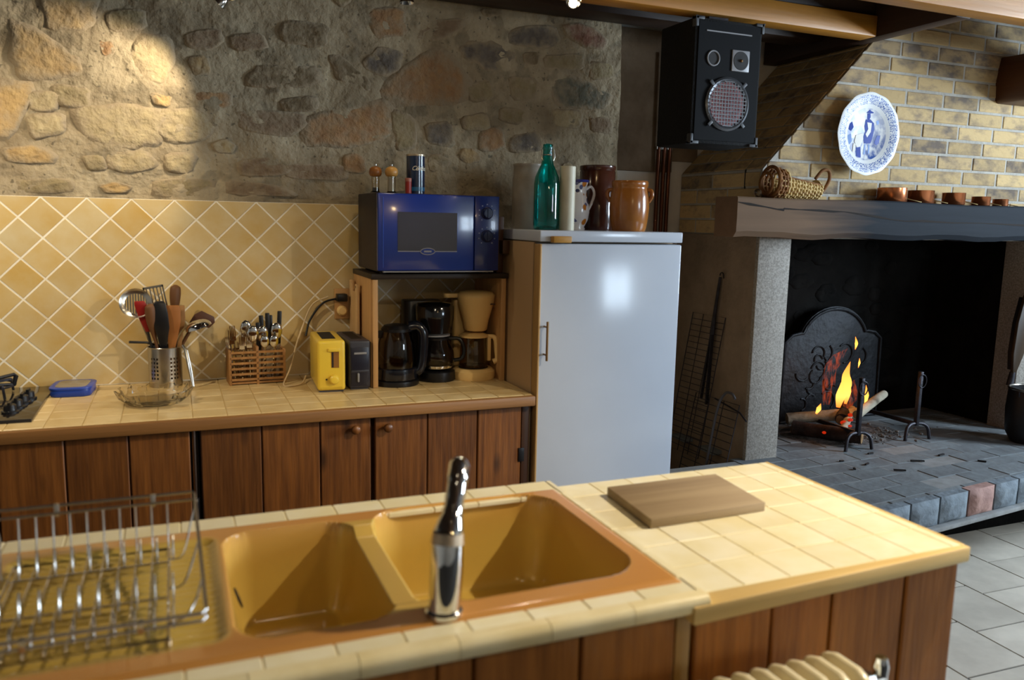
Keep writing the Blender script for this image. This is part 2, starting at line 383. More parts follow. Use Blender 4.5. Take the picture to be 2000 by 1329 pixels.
def stone_mat(k, a, b):
    m = mat('stone_'+k, a, b, rough=0.92, nscale=20, detail=8, contrast=(0.25, 0.75), bump=1.0, bscale=45)
    nt = m.node_tree; N, L = nt.nodes, nt.links; B = N['Principled BSDF']
    at = N.new('ShaderNodeAttribute'); at.attribute_name = 'face'; v = _coords(nt, (26, 26, 26), True)
    n1 = N.new('ShaderNodeTexNoise'); n1.inputs['Scale'].default_value = 1; n1.inputs['Detail'].default_value = 6; L.new(v, n1.inputs['Vector'])
    ad = N.new('ShaderNodeMath'); ad.operation = 'MULTIPLY_ADD'; ad.inputs[1].default_value = 2.4; ad.inputs[2].default_value = -1.25; L.new(n1.outputs['Fac'], ad.inputs[0])
    a2 = N.new('ShaderNodeMath'); a2.operation = 'ADD'; a2.use_clamp = True; L.new(ad.outputs[0], a2.inputs[0]); L.new(at.outputs['Fac'], a2.inputs[1])
    src = B.inputs['Base Color'].links[0].from_socket; mx = N.new('ShaderNodeMix'); mx.data_type = 'RGBA'; mx.inputs[6].default_value = hexc('#8d7e66')
    L.new(a2.outputs[0], mx.inputs[0]); L.new(src, mx.inputs[7]); L.new(mx.outputs[2], B.inputs['Base Color'])
    return m
SM = {k: stone_mat(k, a, b) for k, (a, b) in SCOL.items()}
from mathutils import noise as NOI
def stone_mesh(poly, y, hgt, grow=1.0):
    q = []
    for i in range(len(poly)):
        a, b = poly[i], poly[(i+1) % len(poly)]
        q += [(a[0]*0.84+b[0]*0.16, a[1]*0.84+b[1]*0.16), (a[0]*0.5+b[0]*0.5, a[1]*0.5+b[1]*0.5), (a[0]*0.16+b[0]*0.84, a[1]*0.16+b[1]*0.84)]
    cx = sum(p[0] for p in q)/len(q); cz = sum(p[1] for p in q)/len(q); n = len(q); poly = []
    for p in q:
        k = grow*(1+0.16*NOI.noise(Vector((p[0]*30, p[1]*30, 2.7)))); poly.append((cx+(p[0]-cx)*k, cz+(p[1]-cz)*k))
    mb = MB(); rings = [(1.18, -0.012, 0.0), (1.05, 0.0, 0.05), (0.92, 0.5, 0.45), (0.78, 0.9, 0.75), (0.5, 1.0, 0.9), (0.25, 1.0, 0.9)]
    mb.face = []
    for k, h, fc in rings:
        for p in poly:
            x, z = cx+(p[0]-cx)*k, cz+(p[1]-cz)*k
            nz = NOI.fractal(Vector((x*16, z*16, 7)), 0.7, 2.2, 5)
            n2 = NOI.fractal(Vector((x*55, z*55, 3)), 0.9, 2.2, 4); d = h if abs(h) < 0.05 else h*hgt+(nz*0.006+n2*0.004)*h
            mb.v.append(Vector((x, y-d, z))); mb.face.append(fc)
    mb.v.append(Vector((cx, y-hgt, cz))); mb.face.append(1.0)
    for r in range(len(rings)-1):
        for i in range(n): mb.f.append([r*n+i, r*n+(i+1) % n, (r+1)*n+(i+1) % n, (r+1)*n+i])
    for i in range(n): mb.f.append([(len(rings)-1)*n+i, (len(rings)-1)*n+(i+1) % n, len(mb.v)-1])
    return mb
def stone_part(name, mb, m, parent):
    o = part(name, mb, m, parent, sharp=180)
    if len(o.data.vertices) == len(mb.face): o.data.attributes.new('face', 'FLOAT', 'POINT').data.foreach_set('value', mb.face)
    return o
for k, poly in STONES:
    stone_part('stone', stone_mesh(poly, 3.222, random.uniform(0.002, 0.005), 1.18), SM[k], wb)
rs = random.Random(3)
for gx in range(9):          # the courses that run on to the left of the part traced above
    for gz in range(6):
        cx, cz = -0.78-gx*0.24-rs.uniform(0, .06)-(gz % 2)*0.1, 1.64+gz*0.17+rs.uniform(-.02, .02)
        a, b = rs.uniform(.07, .11), rs.uniform(.04, .07); n = rs.randint(5, 8)
        stone_part('stone', stone_mesh([(cx+a*math.cos(2*PI*i/n+.3)*rs.uniform(.8, 1.15), cz+b*math.sin(2*PI*i/n+.3)*rs.uniform(.8, 1.15)) for i in range(n)], 3.222, 0.009), SM[rs.choice(list(SM))], wb)

rs = random.Random(11)     # smaller stones between the large ones
cen = [(sum(p[0] for p in q)/len(q), sum(p[1] for p in q)/len(q), max(abs(p[0]-sum(t[0] for t in q)/len(q)) for p in q)) for k, q in STONES]
for _ in range(60):
    cx, cz = rs.uniform(-0.55, 1.78), rs.uniform(1.57, 2.33); a, b = rs.uniform(.03, .075), rs.uniform(.022, .045)
    if any(math.hypot(cx-x, (cz-z)*1.5) < r+a+0.008 for x, z, r in cen): continue
    cen.append((cx, cz, a)); n = rs.randint(5, 7)
    stone_part('stone', stone_mesh([(cx+a*math.cos(2*PI*i/n+.3)*rs.uniform(.8, 1.15), cz+b*math.sin(2*PI*i/n+.3)*rs.uniform(.8, 1.15)) for i in range(n)], 3.222, rs.uniform(.0, .003)), SM[rs.choice(['pale', 'olive', 'olive', 'brown', 'tan', 'dark'] if cx > 0.3 else ['pale', 'olive', 'tan', 'gold', 'pale'])], wb)

wr = struct('wall_recess', MB().box(1.83, 3.48, 0, 5.8, 3.62, 2.66), m_plaster)
part('brown_panel', MB().box(1.835, 3.462, 1.745, 2.27, 3.482, 2.40), m_brown_wall, wr, bevel=0.004)
part('brown_panel', MB().box(2.27, 3.468, 1.80, 2.42, 3.482, 2.40), m_brown_wall, wr, bevel=0.004)
struct('wall_left', MB().box(-3.2, -3.2, 0, -3.0, 3.5, 2.66), m_white_wall)
# wall behind the viewer and wall on the right, each with a window opening
wf = MB(); wf.box(-3.2, -3.2, 0, 4.3, -3.0, 2.66); wf.box(5.5, -3.2, 0, 5.8, -3.0, 2.66); wf.box(4.3, -3.2, 2.32, 5.5, -3.0, 2.66); wf.box(4.3, -3.2, 0, 5.5, -3.0, 1.45)
struct('wall_front', wf, m_white_wall)
wq = MB(); wq.box(5.6, -3.0, 0, 5.8, 0.4, 2.66); wq.box(5.6, 1.5, 0, 5.8, 3.48, 2.66); wq.box(5.6, 0.4, 2.5, 5.8, 1.5, 2.66); wq.box(5.6, 0.4, 0, 5.8, 1.5, 1.28)
struct('wall_right', wq, m_white_wall)
m_frame = mat('window_frame_paint', '#d9d4c8', rough=0.5)
mp_, nt, N, L, B = _new('window_glass')
tr = N.new('ShaderNodeBsdfTransparent'); gl = N.new('ShaderNodeBsdfGlossy'); gl.inputs['Roughness'].default_value = 0.02; mx = N.new('ShaderNodeMixShader'); mx.inputs[0].default_value = 0.06
L.new(tr.outputs[0], mx.inputs[1]); L.new(gl.outputs[0], mx.inputs[2]); L.new(mx.outputs[0], N['Material Output'].inputs['Surface'])
def window(name, axis, p0, p1, a0, a1, z0, z1):
    def bx(mb, a, b, za, zb, d0=p0, d1=p1):
        if axis == 'x': mb.box(d0, a, za, d1, b, zb)
        else: mb.box(a, d0, za, b, d1, zb)
    f = MB(); t = 0.05
    bx(f, a0, a0+t, z0, z1); bx(f, a1-t, a1, z0, z1); bx(f, a0, a1, z0, z0+t); bx(f, a0, a1, z1-t, z1)
    am = (a0+a1)/2; bx(f, am-0.05, am+0.05, z0, z1)
    w_ = struct(name, f, m_frame)
    d = (p0+p1)/2
    for u0, u1 in ((a0+t, am-0.05), (am+0.05, a1-t)):
        for k in range(2):
            za = z0+t+(z1-z0-2*t)*k/2; zb = z0+t+(z1-z0-2*t)*(k+1)/2
            g = MB(); bx(g, u0, u1, za, zb, d-0.003, d+0.003); part('pane', g, mp_, w_)
        g = MB(); zm = (z0+z1)/2; bx(g, u0, u1, zm-0.012, zm+0.012, p0+0.005, p1-0.005); part('glazing_bar', g, m_frame, w_)
window('window_1', 'x', 5.61, 5.66, 0.4, 1.5, 1.28, 2.5)
window('window_2', 'y', -3.06, -3.01, 4.3, 5.5, 1.45, 2.32)

m_pine = wood('ceiling_pine', '#c08330', '#9c6720', axis='x', scale=5, rand=0.08, rough=0.45)
m_pine_y = wood('ceiling_pine_y', '#5c3314', '#45250e', axis='y', scale=5, rand=0.1, rough=0.5)
m_dark_beam = wood('dark_beam', '#3f2a18', '#2c1c10', axis='x', scale=5, rand=0.1, rough=0.6)
m_dark_y = wood('dark_beam_y', '#3f2613', '#2e1a0c', axis='y', scale=5, rand=0.1, rough=0.6)
ce = struct('ceiling', MB().box(-3.2, -3.2, 2.66, 5.8, 3.62, 2.74), m_dark_beam)
cb = MB().box(-4.5, -0.098, -0.016, 4.5, 0.098, 0).mesh('ceiling_board', 0.003, 1); mlist(cb, m_dark_beam)
for k in range(34): piece('ceiling_board', cb, ce, (1.3, -3.1+k*0.2, 2.66))
single('ceiling_beam', MB().box(1.0, 2.745, 2.300, 2.785, 2.835, 2.385), m_pine, 'short orange pine batten ending above the loudspeaker', 'beam', bevel=0.004)
single('ceiling_beam', MB().box(0.9, 2.76, 2.387, 2.785, 2.98, 2.655), m_dark_beam, 'dark beam lying on top of the orange pine batten', 'beam', bevel=0.004)
single('ceiling_beam', MB().box(2.787, 2.36, 2.300, 2.862, 3.47, 2.655), m_dark_y, 'dark trimmer beam running back to the brick hood', 'beam', bevel=0.004)
single('ceiling_beam', MB().box(0.8, 2.27, 2.300, 5.59, 2.352, 2.655), m_pine, 'bright orange pine beam in the top right corner', 'beam', bevel=0.004)
single('ceiling_beam', MB().box(-2.9, 3.06, 2.340, 2.78, 3.205, 2.655), m_dark_beam, 'long dark wall beam along the top of the stone wall', 'beam', bevel=0.005)
db = MB(); db.prism([(3.70, 2.115), (3.71, 2.105), (3.95, 2.105), (3.95, 2.32), (3.71, 2.32), (3.69, 2.21)], 2.36, 2.875, XZ())
single('ceiling_beam', db, m_pine_y, 'brown beam end sticking out of the brick hood at right', 'beam', bevel=0.006)
# ================================================================== BACK COUNTER
m_splash = mat('splash_tile', '#cdbc94', '#c2a05c', rough=0.32, nscale=9, detail=5, contrast=(0.2, 0.8), rand=0.07, bump=0.06, bscale=14, rand2=0.2)
m_ctile = mat('counter_tile', '#d2bb8c', '#bfa26c', rough=0.3, nscale=12, axis=(1.0, 1, 1), contrast=(0.3, 0.7), rand=0.06, bump=0.05, bscale=18)
m_itile = mat('island_tile', '#f1e7c8', '#e6d7a8', rough=0.28, nscale=9, contrast=(0.3, 0.7), rand=0.05, bump=0.04, bscale=18)
m_trimwood = wood('worktop_edge_wood', '#8f6231', '#6e4720', axis='x', scale=8, rand=0.05)
m_cab = wood('cabinet_board', '#85501f', '#4c290e', axis='z', scale=16, rand=0.25, rough=0.45, contrast=(0.25, 0.75), coat=0.15, knots=True)
m_cabd = wood('cabinet_rail', '#4a2a12', '#36200e', axis='z', scale=6, rand=0.1)
m_isl = wood('island_board', '#b5722e', '#7a4818', axis='z', scale=16, rand=0.16, rough=0.45, contrast=(0.25, 0.75), coat=0.15, knots=True)
m_dark = mat('dark_gap', '#1c130c', rough=0.9)
m_black = mat('black_plastic', '#111114', rough=0.35)
m_iron = mat('wrought_iron', '#3a383e', '#29272b', rough=0.5, metal=0.6, nscale=30, bump=0.15, bscale=60)
m_chrome = mat('chrome', '#d9d9d9', rough=0.07, metal=1)
m_steel = mat('brushed_steel', '#b9b4aa', rough=0.25, metal=1)

# diamond-set tiles of the backsplash, clipped to the tiled field
bs = thing('backsplash', 'cream diamond-set tiled backsplash above the kitchen worktop', 'backsplash', (0.0, 3.2225, 0.88))
part('grout_bed', MB().box(-1.4, 3.2088, 0.882, 1.175, 3.2185, 1.546), m_grout, bs)
d = 0.1405/2
full = MB()
def tile_poly(poly, y0=3.2135, th=0.006):
    mb = MB(); a = shrink(poly, 0.0027); b = shrink(poly, 0.0040)
    n = len(a); V = [(p[0], y0, p[1]) for p in a]+[(p[0], y0-th*0.6, p[1]) for p in a]+[(p[0], y0-th, p[1]) for p in b]
    F = [tuple(range(n))]+[(i, (i+1) % n, n+(i+1) % n, n+i) for i in range(n)]+[(n+i, n+(i+1) % n, 2*n+(i+1) % n, 2*n+i) for i in range(n)]+[tuple(range(2*n, 3*n))]
    return mb.add(V, F)
dm = tile_poly([(0, -d), (d, 0), (0, d), (-d, 0)], 0.0, 0.006).mesh('tile'); mlist(dm, m_splash)
for i in range(-13, 23):
    for j in range(-1, 12):
        cx = -0.411+i*d*1.0+0.14+0.0; cz = 1.546-j*d
        if (i+j) % 2 == 0: continue
        pl = [(cx, cz-d), (cx+d, cz), (cx, cz+d), (cx-d, cz)]
        q = clip(clip(clip(clip(pl, 0, 1, 1.546), 0, -1, -0.884), 1, 0, 1.172), -1, 0, 1.3)
        if len(q) < 3 or area2(q) < 0.0002: continue
        if abs(area2(q)-area2(pl)) < 1e-6: piece('tile', dm, bs, (cx, 3.2135, cz))
        else: part('tile', tile_poly(q), m_splash, bs)

# worktop
wt = thing('kitchen_worktop', 'beige tiled worktop with brown wooden edge along the stone wall', 'worktop', (0.0, 2.9, 0.845))
part('substrate', MB().box(-1.4, 2.612, 0.846, 1.172, 3.205, 0.8793), m_cgrout, wt)
tm = MB().box(-0.0494, -0.0494, 0, 0.0494, 0.0494, 0.008).mesh('tile', 0.0018, 1); mlist(tm, m_ctile)
for i in range(-13, 12):
    for j in range(6):
        x, y = 0.086+i*0.1005, 2.665+j*0.1005
        if x < -0.46 and j in (1, 2, 3, 4) and x > -0.92: continue
        if x+0.05 > 1.172:
            w_ = 1.172-(x-0.0488)
            if w_ > 0.01: part('tile', MB().box(x-0.0488, y-0.0488, 0.873, 1.172, y+0.0488, 0.881), m_ctile, wt, bevel=0.0015, seg=1)
            continue
        piece('tile', tm, wt, (x, y, 0.873))
part('edge_strip', MB().box(-1.4, 2.590, 0.843, 1.175, 2.614, 0.8795), m_trimwood, wt, bevel=0.005)

# base cabinets
def door(parent, x0, x1, cuts, y, z0, z1, m, knob=None, th=0.022):
    d_ = part('door', MB().box(x0, y+th, z0, x1, y+th+0.012, z1), m_cabd, parent)
    xs = [x0]+cuts+[x1]
    for a, b in zip(xs, xs[1:]):
        part('board', MB().box(a+0.0018, y+random.uniform(-.0015, .0015), z0, b-0.0018, y+th, z1), m, d_, bevel=0.003, seg=1)
    if knob:
        k = MB().lathe([(0, 0), (0.008, 0), (0.007, 0.008), (0.014, 0.016), (0.016, 0.022), (0.012, 0.028), (0, 0.03)], 14, M=Matrix.Translation((knob[0], y, knob[1])) @ Matrix.Rotation(R(90), 4, 'X'))
        part('knob', k, m_cab, d_, sharp=60)
    return d_
ca_ = thing('base_cabinet', 'dark wooden base cabinet under the hob, left of the grey strip', 'cabinet', (-0.6, 2.9, 0))
part('body', MB().box(-1.38, 2.66, 0.02, 0.026, 3.2, 0.842), m_cabd, ca_)
door(ca_, -0.66, 0.026, [-0.49, -0.316, -0.146], 2.622, 0.08, 0.838, m_cab)
door(ca_, -1.36, -0.67, [-1.2, -1.02, -0.85], 2.622, 0.08, 0.838, m_cab)
cr = thing('base_cabinet', 'reddish brown base cabinet of upright boards with two wooden knobs', 'cabinet', (0.6, 2.9, 0))
part('body', MB().box(0.052, 2.66, 0.02, 1.165, 3.2, 0.842), m_cabd, cr)
door(cr, 0.054, 0.588, [0.237, 0.42], 2.622, 0.08, 0.838, m_cab, knob=(0.533, 0.805))
door(cr, 0.600, 1.136, [0.784, 0.967], 2.622, 0.08, 0.838, m_cab, knob=(0.642, 0.803))
part('end_rail', MB().box(1.139, 2.628, 0.02, 1.168, 2.66, 0.840), m_cabd, cr, bevel=0.002)
part('hinge', MB().box(1.124, 2.616, 0.635, 1.146, 2.622, 0.685), m_black, cr, bevel=0.001)
ap = MB().box(0.029, 2.64, 0.02, 0.049, 2.66, 0.842)
sg = thing('steel_strip', 'narrow grey metal strip in the gap between the base cabinets', 'strip', (0.039, 2.64, 0.02))
part('channel', ap, m_dark, sg)
part('tube', MB().tube([(0.037, 2.632, 0.62), (0.037, 2.632, 0.835)], 0.006, 10), m_steel, sg)
part('tube_sleeve', MB().tube([(0.039, 2.632, 0.40), (0.039, 2.632, 0.62)], 0.009, 10), m_black, sg)

# hob
m_hob = mat('hob_glass', '#1a1613', rough=0.12, coat=0.5)
hb = thing('gas_hob', 'black glass gas hob with iron pan supports at left edge', 'hob', (-0.69, 2.95, 0.881))
part('glass_plate', MB().box(-0.98, 2.70, 0.881, -0.405, 3.205, 0.890), m_hob, hb, bevel=0.003)
part('front_trim', MB().box(-0.98, 2.693, 0.879, -0.405, 2.701, 0.891), m_black, hb, bevel=0.002)
for k, (kx, ky) in enumerate([(-0.475, 2.80), (-0.468, 2.865), (-0.461, 2.93), (-0.454, 2.995)]):
    kb = MB().lathe([(0.024, 0), (0.024, 0.006), (0.018, 0.008), (0.017, 0.024), (0.013, 0.027), (0, 0.027)], 18, (kx, ky, 0.890)); kb.box(kx-0.004, ky-0.018, 0.912, kx+0.004, ky+0.018, 0.924)
    part('control_knob', kb, m_black, hb)
def burner(bx, by, r):
    b = part('burner', MB().lathe([(r*1.25, 0), (r*1.25, 0.004), (r, 0.006), (r, 0.014), (r*0.9, 0.018), (0, 0.018)], 24, (bx, by, 0.890)), m_steel, hb)
    part('burner_cap', MB().lathe([(r*0.85, 0), (r*0.85, 0.006), (r*0.6, 0.009), (0, 0.009)], 24, (bx, by, 0.908)), m_black, b)
    g = MB()
    for a in range(4):
        an = a*PI/2+PI/4
        p0 = (bx+math.cos(an)*r*0.5, by+math.sin(an)*r*0.5, 0.930); p1 = (bx+math.cos(an)*0.105, by+math.sin(an)*0.105, 0.930); p2 = (p1[0]+math.cos(an)*.006, p1[1]+math.sin(an)*.006, 0.891)
        g.bar(p0, p1, 0.007, 0.009); g.bar(p1, p2, 0.007, 0.009)
    g.tube(arc((bx, by, 0.925), 0.098, 0, 345, 23, 'xy'), 0.0035, 6, closed=True)
    part('pan_support', g, m_iron, hb)
burner(-0.60, 3.08, 0.036); burner(-0.62, 2.83, 0.028); burner(-0.84, 3.07, 0.03); burner(-0.84, 2.83, 0.036)
cf = MB(); cf.tube([(-0.555, 3.02, 0.955), (-0.50, 3.06, 0.962), (-0.495, 3.06, 0.955)], 0.006, 8); cf.tube([(-0.495, 3.06, 0.958), (-0.505, 3.06, 0.925)], 0.007, 8); cf.tube([(-0.505, 3.06, 0.928), (-0.56, 3.02, 0.936)], 0.006, 8)
mk = thing('moka_pot', 'small steel coffee pot with black handle on the gas hob', 'coffee pot', (-0.60, 3.05, 0.935))
part('body', MB().lathe([(0.045, 0), (0.047, 0.006), (0.042, 0.03), (0.03, 0.05), (0.028, 0.055), (0, 0.056)], 12, (-0.60, 3.05, 0.9345)), m_steel, mk)
part('handle', cf, m_black, mk)

# blue plastic box on the worktop
m_bluep = mat('blue_plastic', '#1f3f9a', rough=0.3)
m_clear = mat('frosted_lid', '#7d7466', rough=0.25)
def rrect(w_, h_, r, n=5):
    out = []
    for cx, cz, a in ((w_/2-r, h_/2-r, 0), (-w_/2+r, h_/2-r, 90), (-w_/2+r, -h_/2+r, 180), (w_/2-r, -h_/2+r, 270)):
        for i in range(n+1):
            an = R(a+90*i/n); out.append((cx+r*math.cos(an), cz+r*math.sin(an)))
    return out
bb = thing('lunch_box', 'flat blue plastic box with smoky lid on the worktop beside the hob', 'box', (-0.335, 3.105, 0.881), R(-4), local=True)
part('tray', MB().prism(rrect(0.125, 0.155, 0.03), 0, 0.028), m_bluep, bb, bevel=0.004)
part('rim', MB().prism(rrect(0.131, 0.161, 0.033), 0.024, 0.031), m_bluep, bb, bevel=0.002)
part('lid_window', MB().prism(rrect(0.098, 0.125, 0.026), 0.030, 0.0325), m_clear, bb, bevel=0.001)

# steel utensil holder
ho = thing('utensil_holder', 'perforated steel utensil holder on the worktop against the tiles', 'holder', (-0.042, 3.125, 0.881), local=True)
hm = MB(); n = 60; nz = 21; rr = 0.056; H = 0.146
holes = set()
for row in range(6):
    for base in range(0, 60, 12):
        for c_ in (0, 2, 4): holes.add((base+c_, 5+row*2))
for t_, rad in ((0, rr), (1, rr-0.0015)):
    for j in range(nz+1):
        for i in range(n): hm.v.append(Vector((rad*math.cos(2*PI*i/n), rad*math.sin(2*PI*i/n), H*j/nz)))
    for j in range(nz):
        for i in range(n):
            if (i, j) in holes: continue
            a = t_*(nz+1)*n; hm.f.append([a+j*n+i, a+j*n+(i+1) % n, a+(j+1)*n+(i+1) % n, a+(j+1)*n+i])
hm.lathe([(0, 0), (rr, 0), (rr, 0.003), (0, 0.003)], 40)
part('perforated_wall', hm, m_steel, ho)
part('rolled_rim', MB().tube(arc((0, 0, H), rr, 0, 354, 59, 'xy'), 0.0018, 6, closed=True), m_steel, ho)
hook = MB().tube([(rr, 0.0, 0.135), (rr+0.010, -0.005, 0.136), (rr+0.016, -0.005, 0.09), (rr+0.028, -0.008, 0.002)], 0.0045, 8)
GU = 'kitchen utensils in the steel holder'
def U(name, label, cat='utensil'):
    return thing(name, label, cat, (-0.042, 3.125, 0.884), group=GU)
hx, hy = -0.042, 3.125
wl = mat('utensil_wood_light', '#a87a45', '#8c6234', rough=0.6, nscale=14, axis=(1, 1, .1)); wd = mat('utensil_wood_dark', '#6b4524', '#553519', rough=0.6, nscale=14, axis=(1, 1, .1)); wo = mat('utensil_wood_orange', '#a5682c', '#87511f', rough=0.55, nscale=14, axis=(1, 1, .1))
def paddle(pts, ws, th, yv):
    """flat blade following pts with half-widths ws across x"""
    mb = MB(); k = len(pts)
    for (p, w_) in zip(pts, ws):
        for sx, sy_ in ((-1, -1), (1, -1), (1, 1), (-1, 1)): mb.v.append(Vector((p[0]+sx*w_, p[1]+sy_*th/2, p[2])))
    for i in range(k-1):
        for j in range(4): mb.f.append([i*4+j, i*4+(j+1) % 4, (i+1)*4+(j+1) % 4, (i+1)*4+j])
    mb.f.append([3, 2, 1, 0]); mb.f.append([(k-1)*4+i for i in range(4)]); return mb
# skimmer
t = U('skimmer', 'round slotted metal skimmer leaning left in the utensil holder', 'skimmer')
sk = MB(); c0 = Vector((-0.128, 3.10, 1.185)); Rm = Matrix.Translation(c0) @ Matrix.Rotation(R(72), 4, 'X') @ Matrix.Rotation(R(0), 4, 'Y')
n = 28; rings = [(0.050, 0.006), (0.047, 0.0)]
sk.lathe([(0.036, -0.004), (0.046, 0.0), (0.052, 0.006), (0.0525, 0.0075), (0.046, 0.002), (0.036, -0.002)], 28, M=Rm, close=True)
for k in range(-4, 5):
    xx = k*0.0085; hl = math.sqrt(max(0.0001, 0.0385**2-xx**2)); sk.box(xx-0.0026, -hl, -0.0045, xx+0.0026, hl, -0.002, Rm)
part('slotted_bowl', sk, m_steel, t); part('handle', MB().tube([(-0.118, 3.108, 1.135), (-0.085, 3.115, 1.03), (-0.055, 3.125, 0.89)], 0.004, 8), m_steel, t)
# slotted turner
t = U('slotted_turner', 'metal turner with long slots standing upright at the back of the holder', 'turner')
st = MB(); c0 = Matrix.Translation((-0.066, 3.150, 1.200)) @ Matrix.Rotation(R(-10), 4, 'Y')
st.box(-0.034, -0.001, -0.042, -0.029, 0.001, 0.040, c0); st.box(0.029, -0.001, -0.042, 0.034, 0.001, 0.040, c0); st.box(-0.034, -0.001, 0.034, 0.034, 0.001, 0.042, c0); st.box(-0.034, -0.001, -0.048, 0.034, 0.001, -0.036, c0)
for k in range(-2, 3): st.box(k*0.0115-0.002, -0.001, -0.04, k*0.0115+0.002, 0.001, 0.036, c0)
part('slotted_blade', st, m_steel, t); part('handle', MB().tube([(-0.058, 3.150, 1.155), (-0.05, 3.14, 1.03), (-0.045, 3.13, 0.89)], 0.004, 8), m_steel, t)
t = U('spatula', 'spatula with red blade leaning left in the utensil holder', 'spatula')
part('blade', paddle([(-0.116, 3.085, 1.195), (-0.112, 3.085, 1.18), (-0.103, 3.088, 1.13), (-0.093, 3.092, 1.085)], [0.016, 0.020, 0.016, 0.007], 0.008, 0), mat('red_silicone', '#861512', rough=0.4), t, bevel=0.003)
part('handle', MB().tube([(-0.094, 3.092, 1.09), (-0.06, 3.12, 0.89)], 0.0045, 8), m_black, t)
t = U('wooden_spoon', 'greyish brown wooden spoon beside the black utensil handle', 'spoon')
part('spoon', MB().tube(spline([(-0.085, 3.075, 1.185), (-0.082, 3.075, 1.17), (-0.080, 3.078, 1.13), (-0.075, 3.085, 1.08), (-0.066, 3.09, 1.03), (-0.055, 3.11, 0.89)], 4), [0.006, .012, .016, .018, .019, .0195, .020, .0195, .0185, .017, .0145, .012, .009, .0075, .0065, .006, .006, .006, .006, .006, .006], 10), wd, t, sharp=60)
t = U('serving_spoon', 'wide black plastic serving spoon in the middle of the holder', 'spoon')
part('spoon', paddle([(-0.052, 3.072, 1.195), (-0.052, 3.07, 1.185), (-0.050, 3.068, 1.15), (-0.047, 3.07, 1.10), (-0.046, 3.078, 1.06), (-0.045, 3.09, 1.02), (-0.04, 3.11, 0.89)], [0.014, .020, .024, .024, .016, .010, .008], 0.010, 0), m_black, t, bevel=0.003)
t = U('wooden_spatula', 'orange wooden spatula in front of the tall brown spoon', 'spatula')
part('spatula', paddle([(-0.012, 3.085, 1.178), (-0.012, 3.083, 1.16), (-0.011, 3.083, 1.12), (-0.014, 3.085, 1.07), (-0.018, 3.09, 1.03), (-0.03, 3.11, 0.89)], [0.024, .027, .026, .018, .012, .008], 0.009, 0), wo, t, bevel=0.003)
t = U('wooden_spoon', 'tallest dark brown wooden spoon rising at the back of the holder', 'spoon')
part('spoon', MB().tube(spline([(0.002, 3.125, 1.247), (0.001, 3.124, 1.23), (-0.002, 3.122, 1.19), (-0.006, 3.122, 1.13), (-0.012, 3.122, 1.05), (-0.03, 3.125, 0.89)], 4), [0.005, .011, .016, .018, .019, .0195, .0195, .019, .018, .016, .013, .011, .010, .009, .008, .008, .008, .008, .008, .008, .008], 10), wd, t, sharp=60)
t = U('wooden_spatula', 'narrow tan wooden spatula at the right of the orange one', 'spatula')
part('spatula', paddle([(0.020, 3.105, 1.175), (0.018, 3.105, 1.13), (0.008, 3.108, 1.07), (-0.015, 3.12, 0.89)], [0.009, .012, .012, .007], 0.008, 0), wl, t, bevel=0.002)
t = U('ladle', 'shiny steel ladle hanging its bowl over the right side of the holder', 'ladle')
lb = MB(); lm = Matrix.Translation((0.073, 3.075, 1.098)) @ Matrix.Rotation(R(-18), 4, 'Y') @ Matrix.Diagonal((1, 1, 0.62, 1))
lb.lathe([(0, 0.045)]+[(0.046*math.cos(R(a)), 0.046*math.sin(R(a))) for a in range(75, -1, -15)]+[(0.0445, -0.001)]+[(0.0445*math.cos(R(a)), 0.0445*math.sin(R(a))) for a in range(15, 90, 15)]+[(0, 0.0435)], 24, M=lm)
part('bowl', lb, m_chrome, t, sharp=60); part('handle', MB().tube(spline([(0.035, 3.085, 1.105), (0.01, 3.10, 1.07), (-0.01, 3.115, 1.0), (-0.02, 3.12, 0.89)], 5), 0.0045, 8), m_steel, t)
t = U('turner', 'dark brown turner blade fanning out to the far right of the holder', 'turner')
tb = MB(); tb.prism([(-0.042, -0.022), (0.028, -0.030), (0.044, -0.006), (0.038, 0.014), (-0.008, 0.028), (-0.030, 0.010)], -0.002, 0.002, Matrix.Translation((0.088, 3.135, 1.122)) @ Matrix.Rotation(R(90), 4, 'X') @ Matrix.Rotation(R(-12), 4, 'Z'))
part('blade', tb, mat('brown_nylon', '#4a2a1a', rough=0.45), t, bevel=0.001); part('handle', MB().tube([(0.055, 3.135, 1.10), (0.0, 3.14, 1.0), (-0.03, 3.135, 0.89)], 0.006, 8), wd, t)
t = U('whisk_handle', 'thin black handle sticking out left over the rim of the holder', 'utensil')
part('handle', MB().tube([(-0.155, 3.09, 1.052), (-0.10, 3.10, 1.047), (-0.03, 3.13, 1.02), (-0.005, 3.14, 0.90)], 0.0045, 8), m_black, t)
t = U('tongs', 'small steel tongs hooked over the right rim of the holder', 'tongs')
part('arm', MB().tube([(0.018, 3.085, 1.035), (0.026, 3.075, 1.02), (0.036, 3.07, 0.95), (0.046, 3.065, 0.886)], [0.005, .0055, .005, .003], 8), m_steel, t)
part('arm', MB().tube([(0.018, 3.085, 1.035), (0.030, 3.085, 1.015), (0.042, 3.08, 0.95), (0.049, 3.07, 0.886)], [0.005, .005, .0045, .003], 8), m_steel, t)

